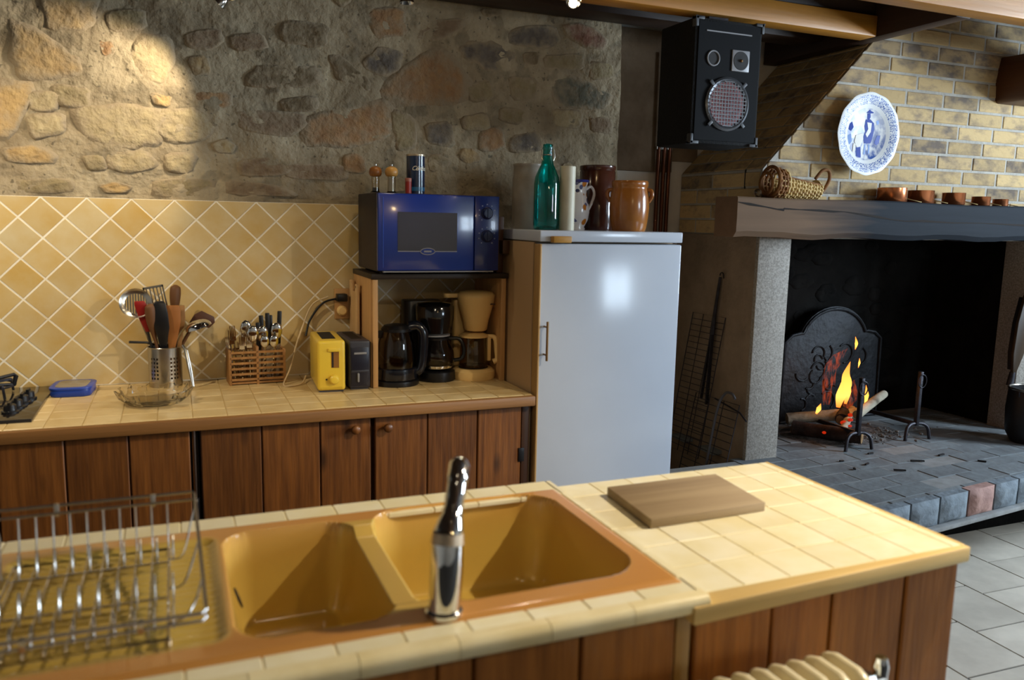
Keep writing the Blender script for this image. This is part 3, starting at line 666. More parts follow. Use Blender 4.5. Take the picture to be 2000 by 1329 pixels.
# cut-glass dish
m_glass = glass('clear_glass', '#f4efe2', rough=0.03)
gd = MB(); n = 48; V = []
prof_o = [(0.055, 0.0), (0.085, 0.006), (0.104, 0.026), (0.112, 0.050)]; prof_i = [(0.105, 0.049), (0.096, 0.028), (0.078, 0.012), (0.0, 0.009)]
for r, z in prof_o+prof_i:
    for j in range(n):
        s_ = 1+(0.07 if j % 4 < 2 else -0.05)*(z/0.05); zz = z+(0.006 if (j % 4 < 2 and z > 0.04) else 0)
        V.append((r*s_*math.cos(2*PI*j/n)*1.0, r*s_*math.sin(2*PI*j/n)*0.95, zz))
F = [(i*n+j, i*n+(j+1) % n, (i+1)*n+(j+1) % n, (i+1)*n+j) for i in range(len(prof_o+prof_i)-1) for j in range(n)]+[tuple(range(n-1, -1, -1))]
gd.add(V, F, Matrix.Translation((-0.075, 2.855, 0.8812)) @ Matrix.Diagonal((1, 1, .85, 1)))
single('glass_dish', gd, m_glass, 'scalloped cut glass dish on the worktop in front of the utensil holder', 'dish', sharp=20)

# wooden cutlery caddy
m_cad = wood('caddy_wood', '#a87a45', '#8a5f32', axis='z', scale=10, rand=0.08)
cd_ = thing('cutlery_caddy', 'small slatted wooden cutlery caddy beside the yellow toaster', 'caddy', (0.268, 3.125, 0.881), R(3), local=True)
for sx in (-0.096, 0.0, 0.096):
    part('upright', MB().box(sx-0.0045, -0.05, 0, sx+0.0045, 0.05, 0.128 if sx else 0.14), m_cad, cd_, bevel=0.001)
part('base_board', MB().box(-0.096, -0.048, 0.004, 0.096, 0.048, 0.010), m_cad, cd_)
for sy_ in (-0.048, 0.048):
    for k in range(6): part('slat', MB().box(-0.096, sy_-0.002, 0.016+k*0.020, 0.096, sy_+0.002, 0.024+k*0.020), m_cad, cd_)
GC = 'cutlery standing in the wooden caddy'
def cut(kind, x, y, lean, h, label, m=m_chrome):
    t = thing(kind, label, 'cutlery', (0.268, 3.125, 0.893), group=GC)
    b = Vector((0.268+x, 3.125+y, 0.893)); tp = b+Vector((lean, -0.012, h)); ax = (tp-b).normalized()
    if kind == 'table_spoon' or kind == 'dessert_spoon':
        sc = 1 if kind == 'table_spoon' else 0.75
        part('stem', MB().tube([b, b+(tp-b)*0.8], 0.0028, 6), m, t)
        q = Matrix.Translation(tp-ax*0.028*sc) @ Vector((0, 0, 1)).rotation_difference(ax).to_matrix().to_4x4() @ Matrix.Diagonal((0.021*sc, 0.007*sc, 0.032*sc, 1))
        part('bowl', MB().sphere((0, 0, 0), 1, 14, M=q), m, t, sharp=60)
    elif kind == 'fork':
        part('stem', MB().tube([b, b+(tp-b)*0.72], 0.0028, 6), m, t)
        fm = MB(); c_ = b+(tp-b)*0.72; e_ = b+(tp-b)*0.80
        fm.bar(c_, e_, 0.018, 0.003, (0, 1, 0))
        for k in (-1.5, -0.5, 0.5, 1.5): fm.bar(e_+Vector((k*0.0052, 0, 0)), tp+Vector((k*0.0056, 0, 0)), 0.0028, 0.0025, (0, 1, 0))
        part('tines', fm, m, t)
    else:
        part('handle', MB().bar(b+(tp-b)*0.5, tp, 0.016, 0.010, (0, 1, 0)), m_black, t, bevel=0.003)
        part('blade', MB().bar(b, b+(tp-b)*0.5, 0.016, 0.0015, (0, 1, 0)), m_steel, t)
for i, (x, y, l, h) in enumerate([(-0.075, -0.02, -0.012, .19), (-0.06, 0.02, -0.02, .20), (-0.05, -0.03, 0.0, .165), (-0.035, 0.0, -0.005, .175), (-0.08, 0.03, -0.015, .16), (-0.02, -0.02, -0.005, .17)]):
    cut('fork', x, y, l, h, '%s steel fork standing prongs up in the left half of the cutlery caddy' % ['second from left', 'third from left', 'fourth from left', 'fifth from left', 'leftmost', 'rightmost'][i])
for i, (x, y, l, h) in enumerate([(-0.03, 0.03, 0.0, .215), (-0.012, -0.015, 0.002, .20), (0.02, 0.01, 0.008, .195)]):
    cut('table_spoon', x, y, l, h, ['large spoon with blueish bowl behind the caddy centre post', 'large spoon standing just left of the caddy centre post', 'large spoon standing just right of the caddy centre post'][i])
for i, (x, y, l, h) in enumerate([(0.03, -0.03, 0.0, .165), (0.058, -0.028, 0.006, .165), (0.07, 0.01, 0.008, .205)]):
    cut('table_spoon' if i == 2 else 'dessert_spoon', x, y, l, h, ['broad pale spoon bowl low in the right half of the caddy', 'small spoon at the right front of the cutlery caddy', 'upright spoon at the far right of the cutlery caddy'][i])
for i, (x, y, l, h) in enumerate([(0.03, 0.03, -0.006, .235), (0.048, 0.02, -0.002, .245), (0.058, 0.035, 0.0, .235), (0.08, 0.03, 0.012, .25), (0.015, 0.02, -0.004, .21)]):
    cut('table_knife', x, y, l, h, '%s of the five black handled knives standing in the cutlery caddy' % ['second from left', 'middle one', 'fourth from left', 'rightmost', 'leftmost'][i])
# ================================================================== APPLIANCES ON THE BACK COUNTER
m_yel = mat('yellow_enamel', '#e0bd3c', rough=0.3, coat=0.3)
m_gry = mat('anthracite_plastic', '#33333c', rough=0.4)
m_slot = mat('toaster_slot', '#120d0a', rough=0.7)
m_cream = mat('cream_plastic', '#e8c482', rough=0.35)
m_grey_light = mat('pale_grey', '#8d8d90', rough=0.4)
m_cord = mat('white_cord', '#cbb48e', rough=0.5)
def toaster(name, label, x0, x1, y0, y1, z1, m, bev, rz):
    w_, l = (x1-x0)/2, (y1-y0)/2
    t = thing(name, label, 'toaster', ((x0+x1)/2, (y0+y1)/2, 0.881), rz, local=True); h = z1-0.881
    b = MB(); b.box(-w_, -l, 0.006, w_, l, h); part('shell', b, m, t, bevel=bev, seg=4)
    part('foot_frame', MB().box(-w_+0.006, -l+0.01, 0, w_-0.006, l-0.01, 0.008), m_gry, t)
    part('slot', MB().box(-w_*0.55, -l*0.62, h-0.006, w_*0.45, l*0.75, h+0.0006), m_slot, t)
    return t, w_, l, h
ty, w_, l, h = toaster('toaster', 'bright yellow long slot toaster beside the cutlery caddy', 0.459, 0.556, 2.855, 3.115, 1.066, m_yel, 0.010, R(-3))
part('lever_recess', MB().box(-0.001, -l-0.001, 0.088, 0.026, -l+0.004, 0.146), mat('amber_recess', '#8a5a1c', rough=0.5), ty)
part('lever_slot', MB().box(0.001, -l-0.0016, 0.09, 0.007, -l+0.004, 0.144), m_slot, ty)
part('browning_knob', MB().lathe([(0.015, 0), (0.017, 0.004), (0.017, 0.014), (0.012, 0.019), (0, 0.020)], 20, M=Matrix.Translation((0.008, -l, 0.047)) @ Matrix.Rotation(R(90), 4, 'X')), m_yel, ty, bevel=0.001)
part('lever', MB().box(-0.012, -l-0.007, 0.146, 0.030, -l+0.002, 0.158), m_yel, ty, bevel=0.002)
part('crumb_tray', MB().box(-w_+0.012, -l-0.0012, 0.012, w_-0.012, -l+0.002, 0.019), mat('yellow_tray', '#c9a52e', rough=0.35), ty)
part('indicator', MB().lathe([(0.0035, 0), (0.0035, 0.001), (0, 0.001)], 10, M=Matrix.Translation((-0.018, -l, 0.047)) @ Matrix.Rotation(R(90), 4, 'X')), m_slot, ty)
td, w_, l, h = toaster('toaster', 'dark grey toaster standing behind the yellow one', 0.567, 0.643, 2.872, 3.13, 1.060, m_gry, 0.007, 0)
part('front_panel', MB().box(-w_+0.006, -l-0.002, 0.014, w_-0.006, -l+0.003, h-0.024), mat('blue_black', '#1c1d2c', rough=0.3), td, bevel=0.001)
part('light_strip', MB().box(-0.022, -l-0.005, 0.130, 0.024, -l, 0.137), m_grey_light, td, bevel=0.001)
part('lever', MB().box(-0.010, -l-0.012, 0.030, -0.004, -l, 0.062), m_grey_light, td, bevel=0.002)
part('panel_ridge', MB().box(-w_+0.006, -l-0.004, 0.064, w_-0.006, -l, 0.072), m_gry, td, bevel=0.001)
cord = MB().tube(spline([(0.445, 3.09, 0.90), (0.42, 3.02, 0.886), (0.375, 2.99, 0.885), (0.355, 3.02, 0.886), (0.385, 3.08, 0.93), (0.415, 3.14, 1.0), (0.45, 3.18, 1.08), (0.49, 3.195, 1.16), (0.55, 3.19, 1.19)], 8), 0.0032, 8)
single('power_cord', cord, m_cord, 'pale power cord looping down from the socket behind the yellow toaster', 'cord')
cord = MB().tube(spline([(0.46, 3.18, 1.04), (0.48, 3.195, 1.10), (0.53, 3.19, 1.165), (0.60, 3.185, 1.185)], 8), 0.004, 8)
single('power_cord', cord, m_black, 'black power cord curving up to the plug behind the toasters', 'cord')
pg_ = thing('wall_socket', 'small wall socket with two plugs behind the toasters', 'socket', (0.615, 3.2, 1.12))
part('plate', MB().box(0.575, 3.192, 1.10, 0.655, 3.2065, 1.22), mat('socket_plate', '#b58a55', rough=0.5), pg_, bevel=0.003)
part('plug', MB().box(0.578, 3.150, 1.172, 0.618, 3.193, 1.202), m_black, pg_, bevel=0.005)
part('plug', MB().lathe([(0.018, 0), (0.02, 0.02), (0.014, 0.03), (0, 0.031)], 14, M=Matrix.Translation((0.600, 3.193, 1.135)) @ Matrix.Rotation(R(90), 4, 'X')), m_cream, pg_)
# notched board leaning against the microwave stand
m_pal = wood('pale_board', '#cfaa78', '#bd9763', axis='z', scale=8, rand=0.03)
hbm = MB(); hbm.prism([(0.0, 0), (0.135, 0), (0.135, 0.375), (0.105, 0.375), (0.100, 0.335), (0.035, 0.335), (0.030, 0.365), (0.0, 0.365)], 0, 0.012, Matrix.Translation((0.631, 3.05, 0.882)) @ Matrix(((0, 0, 1, 0), (1, 0, 0, 0), (0, 1, 0, 0), (0, 0, 0, 1))))
cbx = thing('chopping_board', 'pale notched chopping board leaning on the side of the microwave stand', 'board', (0.637, 3.12, 0.882))
part('board', hbm, m_pal, cbx, bevel=0.002)
part('hang_hole', MB().lathe([(0.005, 0), (0.005, 0.0005), (0, 0.0005)], 12, M=Matrix.Translation((0.631, 3.062, 1.237)) @ Matrix.Rotation(R(-90), 4, 'Y')), m_dark, cbx)

# microwave stand
m_std = wood('stand_panel', '#c79a64', '#b08450', axis='z', scale=7, rand=0.05)
ms = thing('microwave_stand', 'open wooden stand on the worktop carrying the blue microwave', 'stand', (0.91, 3.04, 0.881))
part('side_panel', MB().box(0.652, 2.90, 0.881, 0.668, 3.2, 1.285), m_std, ms, bevel=0.001)
part('front_post', MB().box(0.655, 2.882, 0.881, 0.674, 2.90, 1.278), m_std, ms, bevel=0.002)
part('side_panel', MB().box(1.158, 2.90, 0.881, 1.174, 3.2, 1.285), m_std, ms, bevel=0.001)
part('front_post', MB().box(1.152, 2.882, 0.881, 1.171, 2.90, 1.278), m_std, ms, bevel=0.002)
part('shelf_top', MB().box(0.648, 2.875, 1.279, 1.178, 3.2, 1.298), mat('dark_shelf', '#2b2019', '#20170f', rough=0.5, nscale=20, axis=(.1, 1, 1)), ms, bevel=0.002)
part('rear_post', MB().box(1.140, 2.91, 1.298, 1.168, 2.945, 1.512), m_cabd, ms, bevel=0.003)
part('wooden_peg', MB().box(1.150, 2.872, 1.372, 1.177, 2.912, 1.422), m_cabd, ms, bevel=0.002)

# microwave
m_mblue = mat('microwave_blue', '#15307f', rough=0.22, coat=0.4)
m_mgrey = mat('microwave_case', '#241d24', rough=0.5)
mi = thing('microwave', 'royal blue microwave oven with two dials on the wooden stand', 'microwave', (0.893, 3.0, 1.298))
mx0, mx1, mz0, mz1, my = 0.664, 1.121, 1.308, 1.586, 2.842
part('case', MB().box(mx0, my+0.022, mz0, mx1, 3.165, mz1), m_mgrey, mi, bevel=0.004)
dr = part('door', MB().box(mx0, my, mz0+0.003, 1.024, my+0.021, mz1-0.002), m_mblue, mi, bevel=0.005, seg=3)
part('door_edge_highlight', MB().box(mx0+0.018, my-0.0015, mz0+0.015, mx0+0.021, my+0.002, mz1-0.015), mat('blue_highlight', '#2d4aa0', rough=0.2), dr)  # lighter blue strip paints a highlight along the door edge
part('window', MB().box(0.736, my-0.0012, 1.383, 0.957, my+0.002, 1.520), mat('oven_window', '#2a2530', rough=0.06, coat=1.0, spec=0.8), dr)
part('trim_line', MB().box(0.736, my-0.003, 1.3795, 0.820, my+0.001, 1.3825), m_grey_light, dr)
part('trim_line', MB().box(0.872, my-0.003, 1.3795, 0.957, my+0.001, 1.3825), m_grey_light, dr)
bd = MB().tube([(0.846+0.027*math.cos(2*PI*i/28), my-0.003, 1.381+0.0115*math.sin(2*PI*i/28)) for i in range(28)], 0.0016, 6, closed=True)
part('badge_ring', bd, m_grey_light, dr)
part('badge', MB().prism([(0.846+0.027*math.cos(2*PI*i/28), 1.381+0.0115*math.sin(2*PI*i/28)) for i in range(28)], my-0.003, my+0.001, XZ()), m_mblue, dr)
part('badge_lettering', MB().box(0.832, my-0.0038, 1.378, 0.860, my-0.002, 1.384), m_grey_light, dr)
pn = part('control_panel', MB().box(1.026, my, mz0+0.003, mx1, my+0.021, mz1-0.002), mat('panel_blue', '#132a6e', rough=0.25, coat=0.3), mi, bevel=0.003)
m_mark = mat('dial_marks', '#9aa3b8', rough=0.5)
for kz in (1.522, 1.438):
    kn = MB().lathe([(0.023, 0), (0.023, 0.004), (0.019, 0.006), (0.0185, 0.016), (0.016, 0.018), (0, 0.018)], 28, M=Matrix.Translation((1.073, my, kz)) @ Matrix.Rotation(R(90), 4, 'X')); kn.box(1.0695, my-0.021, kz-0.017, 1.0765, my-0.015, kz+0.017)
    part('dial', kn, mat('dial_blue', '#0d1a45', rough=0.3), pn)
    mk_ = MB()
    for a in range(-140, 141, 35): mk_.box(-0.002, -0.001, -0.002, 0.002, 0.0006, 0.002, Matrix.Translation((1.073+0.032*math.sin(R(a)), my, kz+0.032*math.cos(R(a)))))
    part('dial_markings', mk_, m_mark, pn)
for fx in (mx0+0.03, mx1-0.03):
    for fy in (my+0.05, 3.12): part('foot', MB().lathe([(0.012, 0), (0.014, 0.010)], 12, (fx, fy, 1.298)), m_black, mi)
part('bottom_trim', MB().box(mx0+0.02, my-0.001, mz0-0.002, mx1-0.02, my+0.02, mz0+0.002), m_grey_light, mi)

# mills, salt canister and red pot on the microwave
m_mill = mat('mill_wood', '#a86c30', '#8c5522', rough=0.4, nscale=10, axis=(1, 1, .2), coat=0.3)
m_mill2 = mat('mill_wood_pale', '#c89248', '#b07c38', rough=0.4, nscale=10, axis=(1, 1, .2), coat=0.3)
m_acr = glass('acrylic', '#efe6d2', rough=0.04)
def mill(x, y, m, fill, label):
    t = thing('pepper_mill' if fill == 'p' else 'salt_mill', label, 'mill', (x, y, 1.586), local=True)
    part('body', MB().lathe([(0.0, 0.0), (0.019, 0.0), (0.019, 0.003), (0.0145, 0.008), (0.0145, 0.060), (0.0125, 0.060), (0.0125, 0.006), (0, 0.006)], 20), m_acr, t)
    part('filling', MB().lathe([(0.0, 0.0065), (0.0118, 0.0065), (0.0118, 0.020 if fill == 'p' else 0.056), (0, 0.020 if fill == 'p' else 0.056)], 16), mat('peppercorns', '#2c2018', '#4a3828', rough=0.9, nscale=300) if fill == 'p' else mat('salt', '#e6e2da', rough=0.9), t)
    part('head', MB().lathe([(0.013, 0.060), (0.018, 0.061), (0.0225, 0.068), (0.0235, 0.078), (0.021, 0.088), (0.014, 0.094), (0.006, 0.096), (0, 0.096)], 24), m, t, sharp=60)
    part('nut', MB().lathe([(0.004, 0.095), (0.0055, 0.099), (0.005, 0.104), (0, 0.106)], 12), m_steel, t)
mill(0.690, 2.985, m_mill, 'p', 'clear pepper mill with dark wooden head on the microwave')
mill(0.742, 2.955, m_mill2, 's', 'salt mill with pale wooden head, white salt inside, on the microwave')
can = thing('salt_canister', 'dark blue round salt canister with cream script on the microwave', 'canister', (0.838, 2.975, 1.586), local=True)
part('tube', MB().lathe([(0.034, 0), (0.034, 0.140)], 36), mat('canister_navy', '#0c2140', rough=0.2, coat=0.4), can, sharp=50)
part('lid_rim', MB().lathe([(0.0345, 0.138), (0.035, 0.140), (0.035, 0.144), (0.033, 0.145), (0.032, 0.141), (0, 0.141)], 36), mat('tin_rim', '#b9a68a', rough=0.3, metal=0.6), can)
part('blue_band', MB().lathe([(0.0342, 0.012), (0.0342, 0.026)], 36), mat('canister_teal', '#1a5f86', rough=0.25), can)
def wrap_text(txt, size, rad, z, parent, m, a_off, shear=0.3):
    cu = bpy.data.curves.new('lettering', 'FONT'); cu.body = txt; cu.size = size; cu.shear = shear; cu.extrude = 0.0; cu.space_character = 0.82; cu.resolution_u = 3
    to = bpy.data.objects.new('lettering_tmp', cu); COL.objects.link(to)
    me = bpy.data.meshes.new_from_object(to); bpy.data.objects.remove(to)
    xs = [v.co.x for v in me.vertices]; mid = (min(xs)+max(xs))/2
    for v in me.vertices:
        a = a_off+(v.co.x-mid)/rad; zz = z+v.co.y
        v.co = Vector((rad*math.sin(a), -rad*math.cos(a), zz))
    mlist(me, m); o = bpy.data.objects.new('lettering', me); COL.objects.link(o); o.parent = parent; o['label'] = 'cream script lettering'
    return o
wrap_text('Cérébos', 0.023, 0.0346, 0.086, can, mat('cream_print', '#efe6cc', rough=0.4), R(20), 0.35)
rp = thing('spice_pot', 'little red pot with pale lid in front of the blue canister', 'pot', (0.797, 2.925, 1.586), local=True)
part('body', MB().lathe([(0.0, 0), (0.0115, 0), (0.0115, 0.044), (0, 0.044)], 20), mat('red_label', '#a3261a', rough=0.35), rp)
part('lid', MB().lathe([(0.0122, 0.044), (0.0122, 0.055), (0.011, 0.056), (0, 0.056)], 20), mat('pink_lid', '#b06a58', rough=0.4), rp)

# glass kettle
m_smoke = glass('smoked_glass', '#b3a694', rough=0.02)
ke = thing('electric_kettle', 'glass and black electric kettle at the left inside the stand', 'kettle', (0.757, 2.945, 0.881), local=True)
part('power_base', MB().lathe([(0, 0), (0.084, 0), (0.086, 0.006), (0.084, 0.018), (0.074, 0.022), (0, 0.022)], 32), m_black, ke)
part('base_collar', MB().lathe([(0, 0.023), (0.078, 0.023), (0.080, 0.030), (0.076, 0.062), (0.070, 0.066), (0, 0.066)], 32), mat('blue_black_gloss', '#0e121c', rough=0.2, coat=0.4), ke)
part('glass_jug', MB().lathe([(0.070, 0.066), (0.072, 0.10), (0.066, 0.16), (0.055, 0.20), (0.0535, 0.20), (0.0645, 0.16), (0.0705, 0.10), (0.068, 0.067), (0, 0.067)], 32), m_smoke, ke, sharp=50)
part('lid', MB().lathe([(0.056, 0.200), (0.056, 0.210), (0.045, 0.222), (0.015, 0.228), (0, 0.228)], 28), m_black, ke)
kh = MB().tube(spline([(0.045, -0.01, 0.215), (0.075, -0.015, 0.218), (0.098, -0.02, 0.19), (0.097, -0.02, 0.12), (0.088, -0.02, 0.06), (0.074, -0.015, 0.045)], 6), 0.020, 12)
part('handle', kh, mat('blue_black_gloss', '#0e121c'), ke, sharp=50)
part('spout', MB().prism([(-0.05, -0.016), (-0.078, 0), (-0.05, 0.016)], 0.175, 0.203), m_black, ke, bevel=0.003)

# black filter coffee maker
cb_ = thing('coffee_maker', 'black filter coffee maker with round glass jug in the stand', 'coffee maker', (0.925, 3.02, 0.881), local=True)
part('base_plate', MB().lathe([(0, 0), (0.072, 0), (0.074, 0.006), (0.072, 0.036), (0.064, 0.040), (0, 0.040)], 32, (0.0, -0.04, 0)), m_black, cb_)
part('water_tank', MB().prism(rrect(0.15, 0.085, 0.03), 0, 0.30, Matrix.Translation((-0.03, 0.075, 0))), m_black, cb_, bevel=0.004)
part('brew_head', MB().lathe([(0.05, 0.175), (0.068, 0.185), (0.074, 0.24), (0.075, 0.285), (0.066, 0.297), (0.03, 0.303), (0, 0.304)], 32, (-0.005, -0.03, 0)), mat('gloss_black', '#0b0b0d', rough=0.15, coat=0.5), cb_, sharp=50)
part('head_ring', MB().lathe([(0.052, 0.170), (0.060, 0.172), (0.060, 0.177), (0.052, 0.179)], 32, (-0.005, -0.03, 0), close=True), m_grey_light, cb_)
jug = part('glass_jug', MB().lathe([(0.045, 0.041), (0.060, 0.055), (0.069, 0.085), (0.066, 0.115), (0.050, 0.145), (0.047, 0.160), (0.0455, 0.160), (0.0485, 0.145), (0.0645, 0.115), (0.0675, 0.085), (0.0585, 0.056), (0, 0.043)], 32, (0.0, -0.04, 0)), m_smoke, cb_, sharp=60)
part('jug_band', MB().lathe([(0.061, 0.050), (0.0625, 0.054), (0.0625, 0.060), (0.061, 0.062)], 32, (0.0, -0.04, 0), close=True), m_chrome, jug)
part('jug_lid', MB().lathe([(0.049, 0.158), (0.050, 0.166), (0.04, 0.170), (0, 0.171)], 28, (0.0, -0.04, 0)), m_black, jug)
part('jug_handle', MB().tube(spline([(0.045, -0.055, 0.162), (0.085, -0.065, 0.158), (0.102, -0.07, 0.12), (0.095, -0.07, 0.085), (0.064, -0.06, 0.075)], 6), 0.0075, 10), m_black, jug, sharp=50)

# cream coffee maker
cw = thing('coffee_maker', 'cream coffee maker with cone filter at the right inside the stand', 'coffee maker', (1.075, 3.02, 0.881), local=True)
part('base_plate', MB().lathe([(0, 0.0), (0.083, 0.0), (0.086, 0.008), (0.085, 0.032), (0.072, 0.042), (0, 0.043)], 36, (0.0, -0.045, 0)), m_cream, cw)
part('hot_plate', MB().lathe([(0.058, 0.043), (0.058, 0.045), (0, 0.0455)], 30, (0, -0.045, 0)), m_black, cw)
part('back_column', MB().prism(rrect(0.06, 0.05, 0.012), 0, 0.30, Matrix.Translation((-0.025, 0.055, 0))), m_cream, cw, bevel=0.002)
part('swing_arm', MB().prism(rrect(0.13, 0.045, 0.02), 0.312, 0.330, Matrix.Translation((-0.04, 0.02, 0))), m_cream, cw, bevel=0.004)
part('filter_cone', MB().lathe([(0.036, 0.185), (0.044, 0.190), (0.050, 0.225), (0.064, 0.275), (0.071, 0.300), (0.072, 0.318), (0.070, 0.318), (0.060, 0.275), (0, 0.26)], 36, (0.012, -0.035, 0)), m_cream, cw, sharp=50)
part('filter_lid', MB().lathe([(0.0725, 0.318), (0.073, 0.326), (0.064, 0.338), (0.03, 0.343), (0, 0.343)], 36, (0.012, -0.035, 0)), m_cream, cw, sharp=50)
part('lid_mark', MB().box(0.050, -0.100, 0.292, 0.068, -0.090, 0.297), m_cabd, cw)
jw = part('glass_jug', MB().lathe([(0.054, 0.046), (0.056, 0.055), (0.053, 0.11), (0.049, 0.15), (0.050, 0.165), (0.0485, 0.165), (0.0475, 0.15), (0.0515, 0.11), (0.054, 0.056), (0, 0.048)], 32, (0, -0.045, 0)), glass('warm_glass', '#e9d9b8', 0.03), cw, sharp=60)
part('jug_lid', MB().lathe([(0.057, 0.163), (0.058, 0.170), (0.04, 0.178), (0, 0.18)], 32, (0, -0.045, 0)), m_cream, jw)
part('jug_handle', MB().tube(spline([(0.050, -0.065, 0.165), (0.078, -0.075, 0.16), (0.084, -0.078, 0.12), (0.088, -0.08, 0.075), (0.072, -0.075, 0.065)], 6), [0.009]*6+[0.011]*13+[0.012]*6, 10), m_cream, jw, sharp=50)
part('handle_clip', MB().box(0.046, -0.082, 0.07, 0.060, -0.062, 0.165), m_cream, jw, bevel=0.003)

# ================================================================== FRIDGE
m_white = mat('fridge_white', '#c4cad4', '#bfc5cf', rough=0.15, nscale=2)
m_side = mat('fridge_side_shaded', '#b5946c', rough=0.45)  # tan puts the shade on the white side into the colour
fr = thing('refrigerator', 'tall white refrigerator with reflecting door beside the worktop', 'refrigerator', (1.47, 2.9, 0))
part('body', MB().box(1.182, 2.660, 0.03, 1.766, 3.2, 1.424), m_side, fr, bevel=0.003)
part('top_plate', MB().box(1.180, 2.600, 1.427, 1.768, 3.205, 1.466), m_white, fr, bevel=0.004, seg=3)
fd = part('door', MB().box(1.182, 2.602, 0.10, 1.767, 2.652, 1.420), m_white, fr, bevel=0.006, seg=3)
part('door_seal', MB().box(1.188, 2.651, 0.105, 1.762, 2.662, 1.422), mat('rubber_grey', '#4a453e', rough=0.8), fr)
part('plinth', MB().box(1.19, 2.68, 0, 1.76, 3.18, 0.095), m_black, fr)
m_brass = mat('worn_brass', '#8a6a44', rough=0.35, metal=0.8)
hd = part('handle', MB().tube([(1.206, 2.574, 1.008), (1.206, 2.574, 1.148)], 0.0045, 10), m_brass, fd)
for z in (1.028, 1.128): part('handle_post', MB().tube([(1.206, 2.604, z), (1.206, 2.574, z)], 0.0035, 8), m_brass, hd)
single('wooden_latch', MB().box(1.219, 2.570, 1.424, 1.290, 2.5995, 1.447), mat('yellow_wood', '#b98730', '#a5741f', rough=0.5, nscale=20, axis=(.1, 1, 1)), 'small yellow wooden block fixed at the top of the fridge door', 'block', bevel=0.003)
part('lit_edge_strip', MB().box(1.1815, 2.6005, 0.10, 1.190, 2.652, 1.419), mat('lit_door_edge', '#b08a54', rough=0.5), fd, bevel=0.003)  # yellowish strip paints warm light on the edge of the white door

# things on the fridge
ZT = 1.466
m_stone = mat('grey_stoneware', '#8f8577', '#7b7164', rough=0.3, nscale=10, coat=0.4, bump=0.05, bscale=20)
gj = thing('stoneware_jar', 'tall grey stoneware jar behind the green bottle on the fridge', 'jar', (1.300, 2.97, ZT), local=True)
part('body', MB().lathe([(0, 0), (0.066, 0), (0.070, 0.01), (0.070, 0.195), (0.067, 0.205), (0.067, 0.240), (0.070, 0.246), (0.068, 0.250), (0.062, 0.248), (0.062, 0.02), (0, 0.012)], 36), m_stone, gj, sharp=60)
m_grn = glass('green_bottle_glass', '#46d6d0', rough=0.03)
bo = thing('swing_top_bottle', 'turquoise green glass bottle with wire clasp on the fridge', 'bottle', (1.270, 2.75, ZT), local=True)
prof = [(0.0, 0.003), (0.040, 0.0), (0.046, 0.004), (0.0475, 0.02), (0.0475, 0.165), (0.044, 0.19), (0.034, 0.215), (0.024, 0.235), (0.0195, 0.255), (0.017, 0.285), (0.0185, 0.290), (0.0185, 0.306), (0.016, 0.309)]
inner = [(0.0125, 0.309), (0.0135, 0.285), (0.016, 0.255), (0.0205, 0.235), (0.0305, 0.214), (0.0405, 0.189), (0.044, 0.165), (0.044, 0.02), (0.038, 0.008), (0, 0.014)]
part('glass', MB().lathe(prof+inner, 40), m_grn, bo, sharp=60)
wi = MB()
for sx in (-1, 1): wi.tube([(sx*0.018, 0, 0.300), (sx*0.026, -0.002, 0.285), (sx*0.027, -0.004, 0.262), (sx*0.021, -0.006, 0.25)], 0.0012, 6)
wi.tube(arc((0, 0, 0.270), 0.0185, 0, 345, 23, 'xy'), 0.0012, 6, closed=True)
part('wire_clasp', wi, m_steel, bo)
single('pillar_candle', MB().lathe([(0, 0), (0.0285, 0), (0.0285, 0.229), (0.027, 0.231), (0, 0.230)], 32, (1.339, 2.72, ZT)), mat('candle_wax', '#cfc9b4', '#c0b89f', rough=0.5, nscale=6), 'tall white pillar candle between the bottle and the painted jug', 'candle')
m_fai, nt, N, L, B = _new('faience')
v = _coords(nt, (42, 42, 42), False); vo = N.new('ShaderNodeTexVoronoi'); L.new(v, vo.inputs['Vector']); vo.inputs['Scale'].default_value = 1.0
cr_ = N.new('ShaderNodeValToRGB'); cr_.color_ramp.interpolation = 'CONSTANT'
e = cr_.color_ramp.elements; e[0].position = 0; e[0].color = hexc('#d9d4d2'); e[1].position = 0.42; e[1].color = hexc('#23264f')
for p_, c_ in ((0.62, '#b8712a'), (0.74, '#d9d4d2'), (0.90, '#5b5f86')): q = e.new(p_); q.color = hexc(c_)
sp_ = N.new('ShaderNodeSeparateColor'); L.new(vo.outputs['Color'], sp_.inputs[0]); L.new(sp_.outputs[0], cr_.inputs[0])
lt = N.new('ShaderNodeMath'); lt.operation = 'LESS_THAN'; lt.inputs[1].default_value = 0.55; L.new(vo.outputs['Distance'], lt.inputs[0])
mx = N.new('ShaderNodeMix'); mx.data_type = 'RGBA'; mx.inputs[6].default_value = hexc('#d9d4d2'); L.new(lt.outputs[0], mx.inputs[0]); L.new(cr_.outputs[0], mx.inputs[7]); L.new(mx.outputs[2], B.inputs['Base Color'])
B.inputs['Roughness'].default_value = 0.15
m_faw = mat('faience_white', '#d9d4d2', rough=0.15)
ju = thing('painted_jug', 'small white jug painted with blue and orange flowers on the fridge', 'jug', (1.452, 2.87, ZT), local=True)
part('body', MB().lathe([(0, 0), (0.036, 0), (0.038, 0.005), (0.034, 0.012), (0.048, 0.04), (0.053, 0.07), (0.049, 0.10), (0.040, 0.135), (0.039, 0.16), (0.047, 0.188), (0.045, 0.189), (0.036, 0.16), (0.036, 0.13), (0, 0.05)], 32), m_fai, ju, sharp=60)
part('blue_rim', MB().lathe([(0.0475, 0.182), (0.049, 0.188), (0.0475, 0.192), (0.045, 0.190)], 32, close=True), mat('cobalt_rim', '#2a2c66', rough=0.2), ju)
